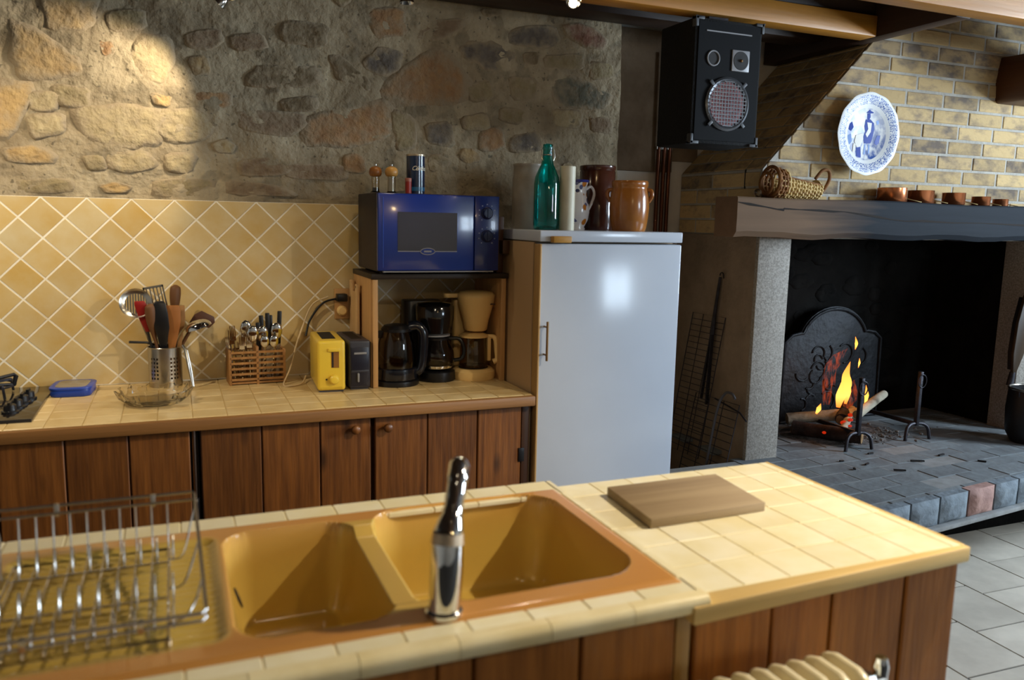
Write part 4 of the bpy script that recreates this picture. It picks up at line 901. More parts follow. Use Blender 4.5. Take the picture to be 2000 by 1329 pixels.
part('handle', MB().tube(spline([(0.038, 0, 0.155), (0.062, 0, 0.168), (0.078, 0, 0.145), (0.070, 0, 0.11), (0.052, 0, 0.075)], 6), 0.0058, 8), m_faw, ju, sharp=60)
m_brs = mat('brown_glaze', '#4f2a1c', '#3c1e14', rough=0.2, nscale=8, coat=0.4)
bj = thing('stoneware_jar', 'tall dark brown glazed jar behind the painted jug on the fridge', 'jar', (1.612, 3.0, ZT), local=True)
part('body', MB().lathe([(0, 0), (0.070, 0), (0.073, 0.01), (0.073, 0.235), (0.070, 0.238), (0.073, 0.243), (0.074, 0.256), (0.070, 0.259), (0.064, 0.255), (0.064, 0.02), (0, 0.012)], 36), m_brs, bj, sharp=50)
m_och = mat('ochre_glaze', '#a86a2c', '#8c4f1e', rough=0.22, nscale=7, coat=0.4)
oc = thing('ochre_crock', 'squat ochre glazed crock with lug handles at the right of the fridge', 'crock', (1.643, 2.79, ZT), local=True)
part('body', MB().lathe([(0, 0), (0.064, 0), (0.068, 0.01), (0.074, 0.05), (0.077, 0.09), (0.075, 0.13), (0.069, 0.160), (0.067, 0.167), (0.070, 0.172), (0.071, 0.186), (0.068, 0.192), (0.062, 0.190), (0.060, 0.16), (0.066, 0.09), (0, 0.015)], 40), m_och, oc, sharp=55)
for a in (-40, 150):
    x, y = math.cos(R(a)), math.sin(R(a))
    part('lug_handle', MB().tube(spline([(x*0.066, y*0.066, 0.158), (x*0.082, y*0.082, 0.155), (x*0.086, y*0.086, 0.135), (x*0.073, y*0.073, 0.112)], 5), 0.008, 10), m_och, oc, sharp=60)

# copper pipes in the corner
m_cop = mat('copper_pipe', '#6b3f2a', '#553122', rough=0.3, metal=0.7, nscale=12)
for i, (px, l_) in enumerate(((2.172, 'left'), (2.203, 'middle'), (2.232, 'right'))):
    pm = MB().tube([(px, 3.435, 0.02), (px, 3.435, 1.6), (px+0.002*i, 3.43, 2.3)], 0.010, 12)
    p_ = thing('copper_pipe', '%s one of the three copper pipes in the corner behind the fridge' % l_, 'pipe', (px, 3.435, 0.02), group='copper pipes in the corner')
    part('pipe', pm, m_cop, p_)
    for z in (0.6, 1.85): part('pipe_clip', MB().box(px-0.012, 3.43, z, px+0.012, 3.478, z+0.014), m_steel, p_)

# ================================================================== LOUDSPEAKER
m_spk = mat('speaker_carpet', '#050506', rough=0.9, bump=0.4, bscale=200)
m_spg = mat('speaker_corner', '#3c3e42', rough=0.5)
sk_ = thing('loudspeaker', 'black loudspeaker with silver woofer grille hung under the beams', 'loudspeaker', (2.007, 2.80, 1.80))
sx0, sx1, sy0, sy1, sz0, sz1 = 1.852, 2.166, 2.70, 2.95, 1.808, 2.275
part('cabinet', MB().box(sx0, sy0+0.012, sz0, sx1, sy1, sz1), m_spk, sk_, bevel=0.008)
ba = part('baffle', MB().box(sx0+0.014, sy0+0.006, sz0+0.014, sx1-0.014, sy0+0.013, sz1-0.014), mat('baffle_black', '#060608', rough=0.7, spec=0.15), sk_)
wx, wz, wr_ = 2.009, 1.962, 0.098
FX = lambda x, z: Matrix.Translation((x, sy0+0.006, z)) @ Matrix.Rotation(R(90), 4, 'X')
part('woofer_ring', MB().lathe([(wr_+0.004, 0), (wr_+0.004, 0.006), (wr_-0.004, 0.010), (wr_-0.014, 0.006), (wr_-0.014, 0)], 48, M=FX(wx, wz), close=True), mat('ring_grey', '#5a5c60', rough=0.3, metal=0.6), ba)
part('woofer_cone', MB().lathe([(wr_-0.014, 0.002), (0.04, -0.003), (0.038, 0.002), (0, 0.006)], 40, M=FX(wx, wz)), mat('cone_red', '#7a3434', rough=0.5), ba)
gr = MB()
for k in range(-6, 7):
    u = k*0.0138; hl = math.sqrt(max(1e-5, 0.086**2-u*u))
    gr.bar((wx+u, sy0-0.006, wz-hl), (wx+u, sy0-0.006, wz+hl), 0.0036, 0.0014, (0, 1, 0)); gr.bar((wx-hl, sy0-0.0075, wz+u), (wx+hl, sy0-0.0075, wz+u), 0.0036, 0.0014, (0, 1, 0))
part('grille', gr, mat('grille_silver', '#5c5e62', rough=0.3, metal=0.8), ba)
for a in (45, 135, 225, 315):
    x, z = wx+math.cos(R(a))*0.106, wz+math.sin(R(a))*0.106
    part('grille_clamp', MB().box(-0.013, -0.003, -0.007, 0.013, 0.003, 0.007, Matrix.Translation((x, sy0, z)) @ Matrix.Rotation(R(-a), 4, 'Y')), m_spg, ba, bevel=0.002)
part('port_ring', MB().tube(arc((1.935, sy0+0.003, 2.128), 0.027, 0, 350, 35, 'xz'), 0.003, 6, closed=True), m_grey_light, ba)
part('port', MB().lathe([(0.025, 0), (0.025, 0.001), (0, 0.001)], 28, M=FX(1.935, 2.128)), m_slot, ba)
tw = part('tweeter_plate', MB().box(2.021, sy0+0.001, 2.088, 2.103, sy0+0.008, 2.168), m_grey_light, ba, bevel=0.003)
part('tweeter_horn', MB().lathe([(0.035, 0.0055), (0.034, 0.0065), (0.012, 0.006), (0, 0.008)], 32, M=FX(2.062, 2.128)), m_slot, tw)
part('tweeter_dome', MB().sphere((2.062, sy0-0.002, 2.128), 0.006, 10), m_brass, tw)
part('handle_slot', MB().box(1.90, sy0+0.004, 2.225, 2.11, sy0+0.010, 2.2295), m_grey_light, ba)
for cx in (sx0, sx1):
    for cz in (sz0, sz1):
        s1, s2 = (1 if cx == sx0 else -1), (1 if cz == sz0 else -1)
        cm = MB(); cm.box(min(cx-.002*s1, cx+s1*0.036), sy0+0.004, min(cz-.002*s2, cz+s2*0.010), max(cx-.002*s1, cx+s1*0.036), sy0+0.03, max(cz-.002*s2, cz+s2*0.010)); cm.box(min(cx-.002*s1, cx+s1*0.010), sy0+0.004, min(cz-.002*s2, cz+s2*0.036), max(cx-.002*s1, cx+s1*0.010), sy0+0.03, max(cz-.002*s2, cz+s2*0.036))
        part('corner_guard', cm, m_spg, sk_, bevel=0.002)
part('bracket', MB().box(1.96, 2.78, 2.275, 2.05, 2.82, 2.30), m_iron, sk_)
# ================================================================== FIREPLACE
m_brick = mat('yellow_brick', '#c0a578', '#75695e', rough=0.85, nscale=13, axis=(0.75, 1, 1.3), detail=3, contrast=(0.43, 0.74), rand=0.14, bump=0.4, bscale=45, rand2=0.42, spec=0.2)
m_bmort = mat('brick_mortar', '#b3aea4', '#a09b91', rough=0.95, nscale=12, bump=0.5, bscale=50)
m_gran = mat('granite', '#a39c92', '#7d766d', rough=0.7, nscale=120, detail=3, contrast=(0.35, 0.65), bump=0.2, bscale=150)
m_sidew = mat('shaded_side_render', '#8f7d6a', '#7d6c5a', rough=0.9, nscale=8, bump=0.3, bscale=60)  # render browned to carry the shade on the left pillar's side
m_soot = mat('sooty_stone', '#161412', '#0b0a09', rough=0.95, spec=0.1, nscale=6, detail=6, bump=0.8, bscale=14)
m_ashb = mat('ash_brick', '#7b8386', '#64676a', rough=0.9, nscale=7, detail=5, contrast=(0.3, 0.7), rand=0.10, bump=0.4, bscale=30)
m_hmort = mat('hearth_mortar', '#929494', '#7e7e7c', rough=0.95, nscale=14)
m_bstone = mat('blue_stone', '#7f8a92', '#5f6870', rough=0.85, nscale=14, detail=6, bump=0.8, bscale=25)
m_pstone = mat('pink_stone', '#a9857a', '#8f6e66', rough=0.85, nscale=14, detail=6, bump=0.8, bscale=25)
fp = thing('fireplace', 'open brick fireplace with granite pillars, wooden mantel and raised hearth', 'fireplace', (3.27, 3.1, 0))
YF, HZ = 2.87, 0.455
# pillars
pl = part('pillar', MB().box(2.330, 2.853, 0.44, 2.505, 2.876, 1.462), m_gran, fp, bevel=0.004, label='pale granite pillar left of the fire')
part('pillar_side', MB().box(2.331, 2.870, 0.0, 2.47, 3.478, 1.452), m_sidew, pl)
pr = part('pillar', MB().box(4.045, 2.853, 0.44, 4.215, 2.99, 1.445), m_gran, fp, bevel=0.004, label='pale granite pillar right of the fire')
part('pillar_side', MB().box(4.075, 2.985, 0.0, 4.213, 3.478, 1.445), m_soot, pr)
# firebox
fb = MB(); fb.box(2.47, 3.42, 0.44, 4.08, 3.478, 1.9); fb.box(2.455, 2.99, 0.44, 2.475, 3.43, 1.44); fb.box(4.065, 2.99, 0.44, 4.085, 3.43, 1.44)
part('firebox_wall', fb, m_soot, fp)
rb = random.Random(5)
for k in range(46):
    sx, sz = 2.56+rb.random()*1.45, 0.5+rb.random()*0.9; a, b = rb.uniform(.05, .10), rb.uniform(.03, .05)
    part('sooty_stone', stone_mesh([(sx+a*math.cos(2*PI*i/6)*rb.uniform(.8, 1.1), sz+b*math.sin(2*PI*i/6)*rb.uniform(.8, 1.1)) for i in range(6)], 3.42, 0.008), m_soot, fp, sharp=70)
# hood: front y=2.87, left side vertical to 1.7376 and then leaning in
ZS, XS, SL = 1.7376, 2.338, 0.964
ZTOP = 2.655
xt = XS+(ZTOP-ZS)*SL
e1 = 0.0012
hood = MB()
prof_h = [(XS+e1, 1.445), (4.35-e1, 1.445), (4.35-e1, ZTOP), (xt+e1, ZTOP), (XS+e1, ZS)]
hood.prism(prof_h, YF+e1, 2.99, XZ())
hs = MB(); hs.prism([(XS+e1, 1.445), (XS+0.12, 1.445), (XS+0.12, ZS-0.05), (xt+0.12, ZTOP), (xt+e1, ZTOP), (XS+e1, ZS)], 2.98, 3.478, XZ())
ho_ = part('hood', hood, m_bmort, fp, label='yellow brick chimney hood')
hs_ = part('hood_side', hs, m_bmort, fp, label='leaning left side of the chimney hood')
part('hood_back', MB().box(2.46, 2.98, 1.445, 4.34, 3.0, 1.72), m_soot, fp)
BL, BP = 0.234, 0.0695
def brick_poly(poly, y0, y1, parent, Mx=None, mt=m_brick):
    q = shrink(poly, 0) ; cx = sum(p[0] for p in q)/len(q); cz = sum(p[1] for p in q)/len(q)
    mb = MB(); mb.prism(q, y0, y1, Mx or XZ())
    return part('brick', mb, mt, parent, bevel=0.0025, seg=1)
fullb = MB().box(-BL/2+0.0055, -0.002, -BP/2+0.0055, BL/2-0.0055, 0.02, BP/2-0.0055).mesh('brick', 0.003, 1); mlist(fullb, m_brick)
for k in range(-4, 13):
    zc = 2.298-k*BP
    if zc+BP/2 > ZTOP+0.01 or zc-BP/2 < 1.50: continue
    x0 = (3.066-0.0595*k)
    for i in range(-8, 9):
        a, b = x0+i*BL, x0+(i+1)*BL
        pl_ = [(a+0.0055, zc-BP/2+0.0055), (b-0.0055, zc-BP/2+0.0055), (b-0.0055, zc+BP/2-0.0055), (a+0.0055, zc+BP/2-0.0055)]
        q = clip(pl_, -1, 0, -XS); q = clip(q, 1, 0, 4.35) if len(q) > 2 else q
        q = clip(q, -1, SL, -(XS+0.001)+SL*ZS) if len(q) > 2 else q
        q = clip(q, 0, 1, ZTOP) if len(q) > 2 else q
        if len(q) < 3 or area2(q) < 0.0012: continue
        jit = random.uniform(-.0015, .0015)
        if abs(area2(q)-area2(pl_)) < 1e-7: piece('brick', fullb, ho_, ((a+b)/2, YF+jit, zc))
        else: brick_poly(q, YF-0.002+jit, YF+0.02, ho_)
# bricks of the hood side (vertical foot, then the slope)
def side_brick(u0, u1, z0, z1, slope):
    mb = MB()
    if not slope: mb.box(XS-0.002, u0+.005, z0+.005, XS+0.02, u1-.005, z1-.005)
    else:
        L0, L1 = z0, z1; c_ = 1/math.sqrt(1+SL*SL); sx_, sz_ = SL*c_, c_
        p = lambda s_, d_: (XS+s_*sx_-d_*sz_, ZS+s_*sz_+d_*sx_)
        pts = [p(L0+.005, -0.02), p(L1-.005, -0.02), p(L1-.005, 0.003), p(L0+.005, 0.003)]
        V = [(x, u0+.005, z) for x, z in pts]+[(x, u1-.005, z) for x, z in pts]
        mb.add(V, [(0, 1, 2, 3), (7, 6, 5, 4), (0, 4, 5, 1), (1, 5, 6, 2), (2, 6, 7, 3), (3, 7, 4, 0)])
    part('brick', mb, m_brick, hs_, bevel=0.002, seg=1)
for k in range(4):
    z1 = ZS-0.006-k*BP; off = (k % 2)*0.117
    us = [YF+0.01]+[v_ for v_ in (YF+0.117*1+off, YF+0.234+0.117+off, ) if v_ < 3.47]+[3.478]
    for a, b in zip(us, us[1:]): side_brick(a, b, z1-BP, z1, False)
for k in range(18):
    s0 = k*BP
    if (s0+BP)/math.sqrt(1+SL*SL) > ZTOP-ZS: break
    off = (k % 2)*0.117; us = [YF+0.01, YF+0.117+off, YF+0.351+off if YF+0.351+off < 3.46 else 3.478, 3.478]; us = sorted(set(us))
    for a, b in zip(us, us[1:]): side_brick(a, b, s0, s0+BP, True)
# mantel
m_mant, nt, N, L, B = _new('mantel_oak')
tc = N.new('ShaderNodeTexCoord'); sepx = N.new('ShaderNodeSeparateXYZ'); L.new(tc.outputs['Object'], sepx.inputs[0])
v = _coords(nt, (1.5, 26, 26), False); nz = N.new('ShaderNodeTexNoise'); nz.inputs['Scale'].default_value = 1; nz.inputs['Detail'].default_value = 6; L.new(v, nz.inputs['Vector'])
ad = N.new('ShaderNodeMath'); ad.operation = 'MULTIPLY_ADD'; ad.inputs[1].default_value = 0.5; L.new(nz.outputs['Fac'], ad.inputs[0]); L.new(sepx.outputs[0], ad.inputs[2])
mr = N.new('ShaderNodeMapRange'); mr.inputs[1].default_value = -0.60; mr.inputs[2].default_value = -0.18; L.new(ad.outputs[0], mr.inputs[0])  # brown blends into dark blue-grey towards the right
r1 = N.new('ShaderNodeMix'); r1.data_type = 'RGBA'; r1.inputs[6].default_value = hexc('#7d6450'); r1.inputs[7].default_value = hexc('#63503f'); L.new(nz.outputs['Fac'], r1.inputs[0])
r2_ = N.new('ShaderNodeMix'); r2_.data_type = 'RGBA'; r2_.inputs[6].default_value = hexc('#2a2f36'); r2_.inputs[7].default_value = hexc('#1b1f24'); L.new(nz.outputs['Fac'], r2_.inputs[0])
r3 = N.new('ShaderNodeMix'); r3.data_type = 'RGBA'; L.new(mr.outputs[0], r3.inputs[0]); L.new(r1.outputs[2], r3.inputs[6]); L.new(r2_.outputs[2], r3.inputs[7]); L.new(r3.outputs[2], B.inputs['Base Color'])
B.inputs['Roughness'].default_value = 0.75; B.inputs['Specular IOR Level'].default_value = 0.12
bp = N.new('ShaderNodeBump'); bp.inputs['Strength'].default_value = 0.25; bp.inputs['Distance'].default_value = 0.01; L.new(nz.outputs['Fac'], bp.inputs['Height']); L.new(bp.outputs[0], B.inputs['Normal'])
YM = 2.72
mm = MB(); nx = 40
rm = random.Random(2)
x0m, x1m = 2.102, 4.45
for i in range(nx+1):
    x = x0m+(x1m-x0m)*i/nx; wv = 0.006*math.sin(i*0.7)+rm.uniform(-.002, .002); zt, zb = 1.613-0.003*math.sin(i*.35), 1.448+wv
    sec = [(YM+0.018, zb), (YM, zb+0.022), (YM-0.001, (zb+zt)/2), (YM, zt-0.006), (YM+0.005, zt), (2.866, zt), (2.866, zb)]
    if i == 0: sec = [(y_, z_) for y_, z_ in sec]
    for y_, z_ in sec: mm.v.append(Vector((x, y_, z_)))
k7 = 7
for i in range(nx):
    for j in range(k7): mm.f.append([i*k7+j, i*k7+(j+1) % k7, (i+1)*k7+(j+1) % k7, (i+1)*k7+j])
mm.f.append(list(range(k7-1, -1, -1))); mm.f.append([nx*k7+j for j in range(k7)])
# seat of the beam's left end: the log runs only over the pillar, behind it the wall is open
mantel = part('mantel', mm, m_mant, fp, label='cracked oak mantel beam, turning dark grey towards the right')
ck = [(2.103, 1.590), (2.16, 1.583), (2.24, 1.574), (2.30, 1.566), (2.335, 1.564), (2.338, 1.569), (2.42, 1.567), (2.52, 1.566), (2.60, 1.563), (2.66, 1.564), (2.75, 1.556), (2.86, 1.545), (2.93, 1.536), (3.02, 1.530), (3.12, 1.533), (3.3, 1.528), (3.5, 1.530), (3.8, 1.524), (4.1, 1.528)]
cm = MB(); 
for i, (x, z) in enumerate(ck):
    t_ = 0.0035+0.0018*math.sin(i*1.9) if 0 < i < len(ck)-1 else 0.001
    cm.v += [Vector((x, YM-0.0025, z-t_)), Vector((x, YM-0.0025, z+t_)), Vector((x, YM+0.012, z+t_)), Vector((x, YM+0.012, z-t_))]
for i in range(len(ck)-1):
    for j in range(4): cm.f.append([i*4+j, i*4+(j+1) % 4, (i+1)*4+(j+1) % 4, (i+1)*4+j])
part('crack', cm, m_dark, mantel)
# hearth: slab with brick paving and rough stones along the front edge
def hf(x): return 2.146+(x-2.504)*0.1175     # front edge, slightly askew
sl = MB(); sl.prism([(1.86, hf(1.86)+0.02), (4.6, hf(4.6)+0.02), (4.6, 3.42), (2.34, 3.42), (2.34, 2.86), (1.86, 2.86)], 0.345, HZ-0.0022)
hearth = part('hearth', sl, m_hmort, fp, label='ash-grey raised hearth slab')
sup = MB(); sup.box(2.0, 2.72, 0, 4.5, 2.85, 0.345); part('hearth_support', sup, m_soot, hearth)
part('hearth_lip', MB().prism([(1.86, hf(1.86)-0.012), (4.6, hf(4.6)-0.012), (4.6, hf(4.6)+0.03), (1.86, hf(1.86)+0.03)], 0.325, 0.345), m_hmort, hearth, bevel=0.004)
for r in range(11):
    y0 = 2.10+r*0.115
    for i in range(-1, 13):
        a = 1.82+i*0.228+(r % 2)*0.114; b = a+0.228
        sk_y = 0.1175*((a+b)/2-2.504)*max(0, 1-r/7)
        q = [(a+.003, y0+.003+sk_y), (b-.003, y0+.003+sk_y+0.0268*max(0, 1-r/7)), (b-.003, y0+.112+sk_y+0.0268*max(0, 1-r/7)), (a+.003, y0+.112+sk_y)]
        q = clip(q, 0.1175, -1, -(2.146+0.045)+2.504*0.1175)
        if len(q) > 2: q = clip(q, 0, 1, 3.415)
        if len(q) > 2: q = clip(q, 1, 0, 4.58)
        if len(q) > 2: q = clip(q, -1, 0, -1.87)
        if len(q) < 3 or area2(q) < 0.002: continue
        cxq = sum(p[0] for p in q)/len(q); cyq = sum(p[1] for p in q)/len(q)
        if cxq < 2.33 and cyq > 2.84: continue
        mb = MB().prism(q, HZ-0.02, HZ+random.uniform(-.0025, .001)); part('hearth_brick', mb, m_ashb, hearth, bevel=0.003, seg=1)
xs_ = [1.87, 2.04, 2.22, 2.40, 2.565, 2.745, 2.93, 3.11, 3.28, 3.47, 3.65, 3.86, 4.05, 4.25, 4.43, 4.59]
for i, (a, b) in enumerate(zip(xs_, xs_[1:])):
    rr_ = random.Random(i+20); mb = MB(); nxx, nzz = 6, 5
    for j in range(nzz+1):
        for k in range(nxx+1):
            u = a+.006+(b-a-.012)*k/nxx; zz = 0.347+(HZ+0.002-0.347)*j/nzz
            edge = min(k, nxx-k, j, nzz-j); dd = 0.0 if edge == 0 else 0.014+rr_.uniform(-.004, .006)
            mb.v.append(Vector((u, hf(u)+0.012-dd, zz)))
    for j in range(nzz):
        for k in range(nxx): q = j*(nxx+1)+k; mb.f.append([q, q+1, q+nxx+2, q+nxx+1])
    n0 = len(mb.v); ring = [k for k in range(nxx+1)]+[j*(nxx+1)+nxx for j in range(1, nzz+1)]+[nzz*(nxx+1)+k for k in range(nxx-1, -1, -1)]+[j*(nxx+1) for j in range(nzz-1, 0, -1)]
    for q in ring: v_ = mb.v[q]; mb.v.append(Vector((v_.x, v_.y+0.04, v_.z)))
    m_ = len(ring)
    for q in range(m_): mb.f.append([ring[q], ring[(q+1) % m_], n0+(q+1) % m_, n0+q])
    mb.f.append([n0+q for q in range(m_)])
    part('edge_stone', mb, m_pstone if i in (6, 10) else m_bstone, hearth, sharp=50)
# soot and ash heap, crumbs
m_ash = mat('wood_ash', '#6a6664', '#3c3937', rough=1.0, nscale=40, detail=6, bump=0.8, bscale=90)
ah = MB(); n = 30; V = [(0, 0, 0.03)]
for r in (0.3, 0.6, 0.85, 1.0):
    for j in range(n):
        an = 2*PI*j/n; V.append((0.34*r*math.cos(an), 0.22*r*math.sin(an), 0.03*(1-r)**0.7+random.uniform(0, .006)*(1-r)))
F = [(0, 1+j, 1+(j+1) % n) for j in range(n)]+[(1+i*n+j, 1+i*n+(j+1) % n, 1+(i+1)*n+(j+1) % n, 1+(i+1)*n+j) for i in range(3) for j in range(n)]
ah.add(V, F, Matrix.Translation((3.12, 3.10, HZ+0.0005)))
a_ = single('ash_heap', ah, m_ash, 'low heap of grey wood ash under the burning logs', 'ash', kind='stuff', sharp=80)
em = MB(); re_ = random.Random(9)
for k in range(150):
    x, y, s_ = 3.22+re_.gauss(0, .13), 3.0+re_.gauss(0, .07), re_.uniform(.003, .011)
    em.sphere((x, y, HZ+0.012+s_*.3), s_, 6, (1, 1, .7))
single('charcoal_bits', em, mat('charcoal', '#4a4644', '#8a8580', rough=0.95, nscale=60), 'scatter of pale ash lumps and charcoal between the firedogs', 'ash', kind='stuff')
cr3 = MB()
for (x, y, l_, a) in [(2.80, 2.62, .03, 20), (2.73, 2.70, .02, -10), (2.86, 2.52, .05, -30), (3.05, 2.60, .06, -25), (3.25, 2.62, .04, 10), (3.35, 2.50, .035, -50), (2.70, 2.58, .02, 60), (2.95, 2.75, .03, 0)]:
    cr3.bar((x, y, HZ+.004), (x+l_*math.cos(R(a)), y+l_*math.sin(R(a)), HZ+.004), .008, .006)
single('charcoal_splinters', cr3, m_slot, 'black charcoal splinters lying on the front of the hearth', 'charcoal', kind='stuff')

# cast-iron fireback
m_cast = mat('cast_iron', '#191b20', '#0f1013', rough=0.6, metal=0.4, nscale=16, detail=6, bump=0.6, bscale=30)
fk = thing('fireback', 'arched cast iron fireback plate standing behind the flames', 'fireback', (3.262, 3.33, HZ))
W2 = 0.345
pts = [(-W2, 0), (W2, 0), (W2, 0.44), (0.30, 0.475), (0.245, 0.485)]+[(0.245*math.cos(R(a)), 0.41+0.215*math.sin(R(a))) for a in range(20, 161, 10)]+[(-0.245, 0.485), (-0.30, 0.475), (-W2, 0.44)]
def fbm(pp, y0, y1): return MB().prism([(3.262+x, HZ+z) for x, z in pp], y0, y1, XZ())
part('plate', fbm(pts, 3.335, 3.36), m_cast, fk, bevel=0.004)
rim = MB().tube([(3.262+x, 3.333, HZ+z) for x, z in shrink(pts, 0.012)], 0.009, 8, closed=True)
part('raised_rim', rim, m_cast, fk)
ro = random.Random(4)
for k in range(16):
    x, z = 3.262+ro.uniform(-.24, .22), HZ+ro.uniform(.08, .40); r_ = ro.uniform(.025, .055); a0 = ro.uniform(0, 360)
    part('ornament', MB().tube(arc((x, 3.333, z), r_, a0, a0+ro.uniform(110, 230), 10, 'xz'), 0.005, 6), m_cast, fk)
# firedogs
def andiron(x, y, label):
    t = thing('firedog', label, 'firedog', (x, y, HZ), R(-4), group='pair of firedogs', local=True)
    part('post', MB().box(-0.008, -0.012, 0.07, 0.010, 0.010, 0.345), m_iron, t, bevel=0.003)
    part('ring', MB().tube(arc((0.001, -0.016, 0.298), 0.024, 0, 350, 23, 'xz', 1.35), 0.0028, 6, closed=True), m_iron, t)
    part('leg', MB().tube(spline([(0.0, 0, 0.082), (-0.04, -0.005, 0.078), (-0.066, -0.012, 0.055), (-0.076, -0.018, 0.0)], 5), 0.0085, 8), m_iron, t)
    part('leg', MB().tube(spline([(0.0, 0, 0.082), (0.04, -0.005, 0.078), (0.066, -0.012, 0.055), (0.076, -0.018, 0.0)], 5), 0.0085, 8), m_iron, t)
    part('log_bar', MB().bar((0.0, 0.0, 0.078), (0.0, 0.40, 0.070), 0.014, 0.020), m_iron, t, bevel=0.002)
    part('rear_leg', MB().box(-0.007, 0.385, 0.0, 0.007, 0.40, 0.070), m_iron, t)
andiron(2.962, 2.835, 'left iron firedog with ring, in front of the flames')
andiron(3.395, 2.885, 'right iron firedog with ring, standing clear of the fire')
# logs
m_bark = mat('dark_bark', '#3c2418', '#1f140e', rough=0.9, nscale=18, axis=(.4, 1, 1), bump=0.8, bscale=40)
m_birch = mat('pale_bark', '#a39a86', '#6f675a', rough=0.8, nscale=14, axis=(.5, 1, 1), detail=6, contrast=(.45, .7), bump=0.5, bscale=50)
m_char = mat('charred_log', '#4a4440', '#1a1614', rough=0.95, nscale=12, bump=0.9, bscale=30)
m_cut = mat('log_end', '#9c7a52', '#7d5e3c', rough=0.8, nscale=30)
m_ember = mat('ember', '#3a1208', '#180804', rough=0.9, nscale=30, emit=0.0)
def log(p, q, r, m, label):
    p, q = Vector(p), Vector(q); n = 7; pts_ = [p.lerp(q, i/n)+Vector((random.uniform(-1, 1), random.uniform(-1, 1), random.uniform(-1, 1)))*r*0.10 for i in range(n+1)]
    t = thing('log', label, 'log', ((p.x+q.x)/2, (p.y+q.y)/2, min(p.z, q.z)), group='logs in the fire')
    part('bark', MB().tube(pts_, [r*random.uniform(.92, 1.06) for _ in range(n+1)], 12), m, t, sharp=70)
    d_ = (q-p).normalized()
    for c, s_ in ((pts_[0], -1), (pts_[-1], 1)):
        part('cut_end', MB().tube([c+d_*s_*0.0005, c+d_*s_*0.0025], r*0.86, 12), m_cut, t)
log((3.02, 2.90, 0.605), (3.40, 3.10, 0.640), 0.022, m_birch, 'thin pale log pointing up to the right between the firedogs')
log((2.86, 3.20, 0.525), (3.16, 3.03, 0.57), 0.030, m_birch, 'thick greyish log lying across the middle of the fire')
log((2.84, 3.13, 0.50), (3.02, 2.86, 0.50), 0.036, m_bark, 'dark reddish log lying low at the left of the fire')
log((3.05, 3.02, 0.55), (3.22, 3.18, 0.60), 0.034, m_char, 'charred log stub at the heart of the fire')
log((2.96, 2.93, 0.515), (3.16, 3.07, 0.585), 0.018, m_birch, 'slim split pale log low in front of the fire')
# flames
m_fl, nt, N, L, B = _new('flame')
N.remove(B)
tc = N.new('ShaderNodeTexCoord'); sx_ = N.new('ShaderNodeSeparateXYZ'); L.new(tc.outputs['Generated'], sx_.inputs[0])
rmp = N.new('ShaderNodeValToRGB'); e = rmp.color_ramp.elements; e[0].position = 0; e[0].color = (1, .16, .02, 1); e[1].position = 1; e[1].color = (1, .20, .03, 1)
q = e.new(.25); q.color = (1, .50, .09, 1); q = e.new(.65); q.color = (1, .42, .06, 1)
L.new(sx_.outputs[2], rmp.inputs[0])
emn = N.new('ShaderNodeEmission'); emn.inputs[1].default_value = 2.2; L.new(rmp.outputs[0], emn.inputs[0])
trn = N.new('ShaderNodeBsdfTransparent'); mx = N.new('ShaderNodeMixShader'); mx.inputs[0].default_value = 0.8; L.new(trn.outputs[0], mx.inputs[1]); L.new(emn.outputs[0], mx.inputs[2]); L.new(mx.outputs[0], N['Material Output'].inputs['Surface'])
m_fr, nt, N, L, B = _new('flame_red'); N.remove(B)
emn = N.new('ShaderNodeEmission'); emn.inputs[0].default_value = (1, .13, .03, 1); emn.inputs[1].default_value = 0.8
v = _coords(nt, (60, 60, 16), False); nz = N.new('ShaderNodeTexNoise'); nz.inputs['Scale'].default_value = 1; nz.inputs['Detail'].default_value = 3; L.new(v, nz.inputs['Vector'])
mr = N.new('ShaderNodeMapRange'); mr.inputs[1].default_value = 0.48; mr.inputs[2].default_value = 0.78; mr.inputs[3].default_value = 0.0; mr.inputs[4].default_value = 0.45; L.new(nz.outputs['Fac'], mr.inputs[0])
trn = N.new('ShaderNodeBsdfTransparent'); mx = N.new('ShaderNodeMixShader'); L.new(mr.outputs[0], mx.inputs[0]); L.new(trn.outputs[0], mx.inputs[1]); L.new(emn.outputs[0], mx.inputs[2]); L.new(mx.outputs[0], N['Material Output'].inputs['Surface'])
fire = thing('fire', 'orange flames rising from the logs in the fireplace', 'fire', (3.08, 3.05, 0.58))
def tongue(pts_, rs_, m, fl=0.5):
    mb = MB().tube(spline(pts_, 5), None or [0.001], 10) if False else MB()
    sp2 = spline(pts_, 5); n = len(sp2); k = len(rs_); rr2 = []
    for i in range(n):
        u = i/(n-1)*(k-1); a = int(min(u, k-2)); rr2.append(max(0.0008, rs_[a]+(rs_[a+1]-rs_[a])*(u-a)))
    mb.tube(sp2, rr2, 12)
    for v_ in mb.v: v_.y = 3.05+(v_.y-3.05)*fl
    return part('flame', mb, m, fire, sharp=80)
tongue([(3.045, 3.05, 0.605), (3.055, 3.05, 0.66), (3.085, 3.05, 0.72), (3.080, 3.05, 0.77), (3.100, 3.05, 0.835)], [0.012, .030, .034, .022, .001], m_fl)
tongue([(3.09, 3.05, 0.62), (3.10, 3.05, 0.68), (3.088, 3.05, 0.74), (3.096, 3.05, 0.80)], [0.008, .020, .016, .001], m_fl)
tongue([(3.215, 3.04, 0.60), (3.222, 3.04, 0.655), (3.212, 3.04, 0.71)], [0.004, .014, .001], m_fl)
tongue([(3.125, 3.05, 0.895), (3.130, 3.05, 0.925), (3.120, 3.05, 0.96)], [0.002, .010, .001], m_fl)
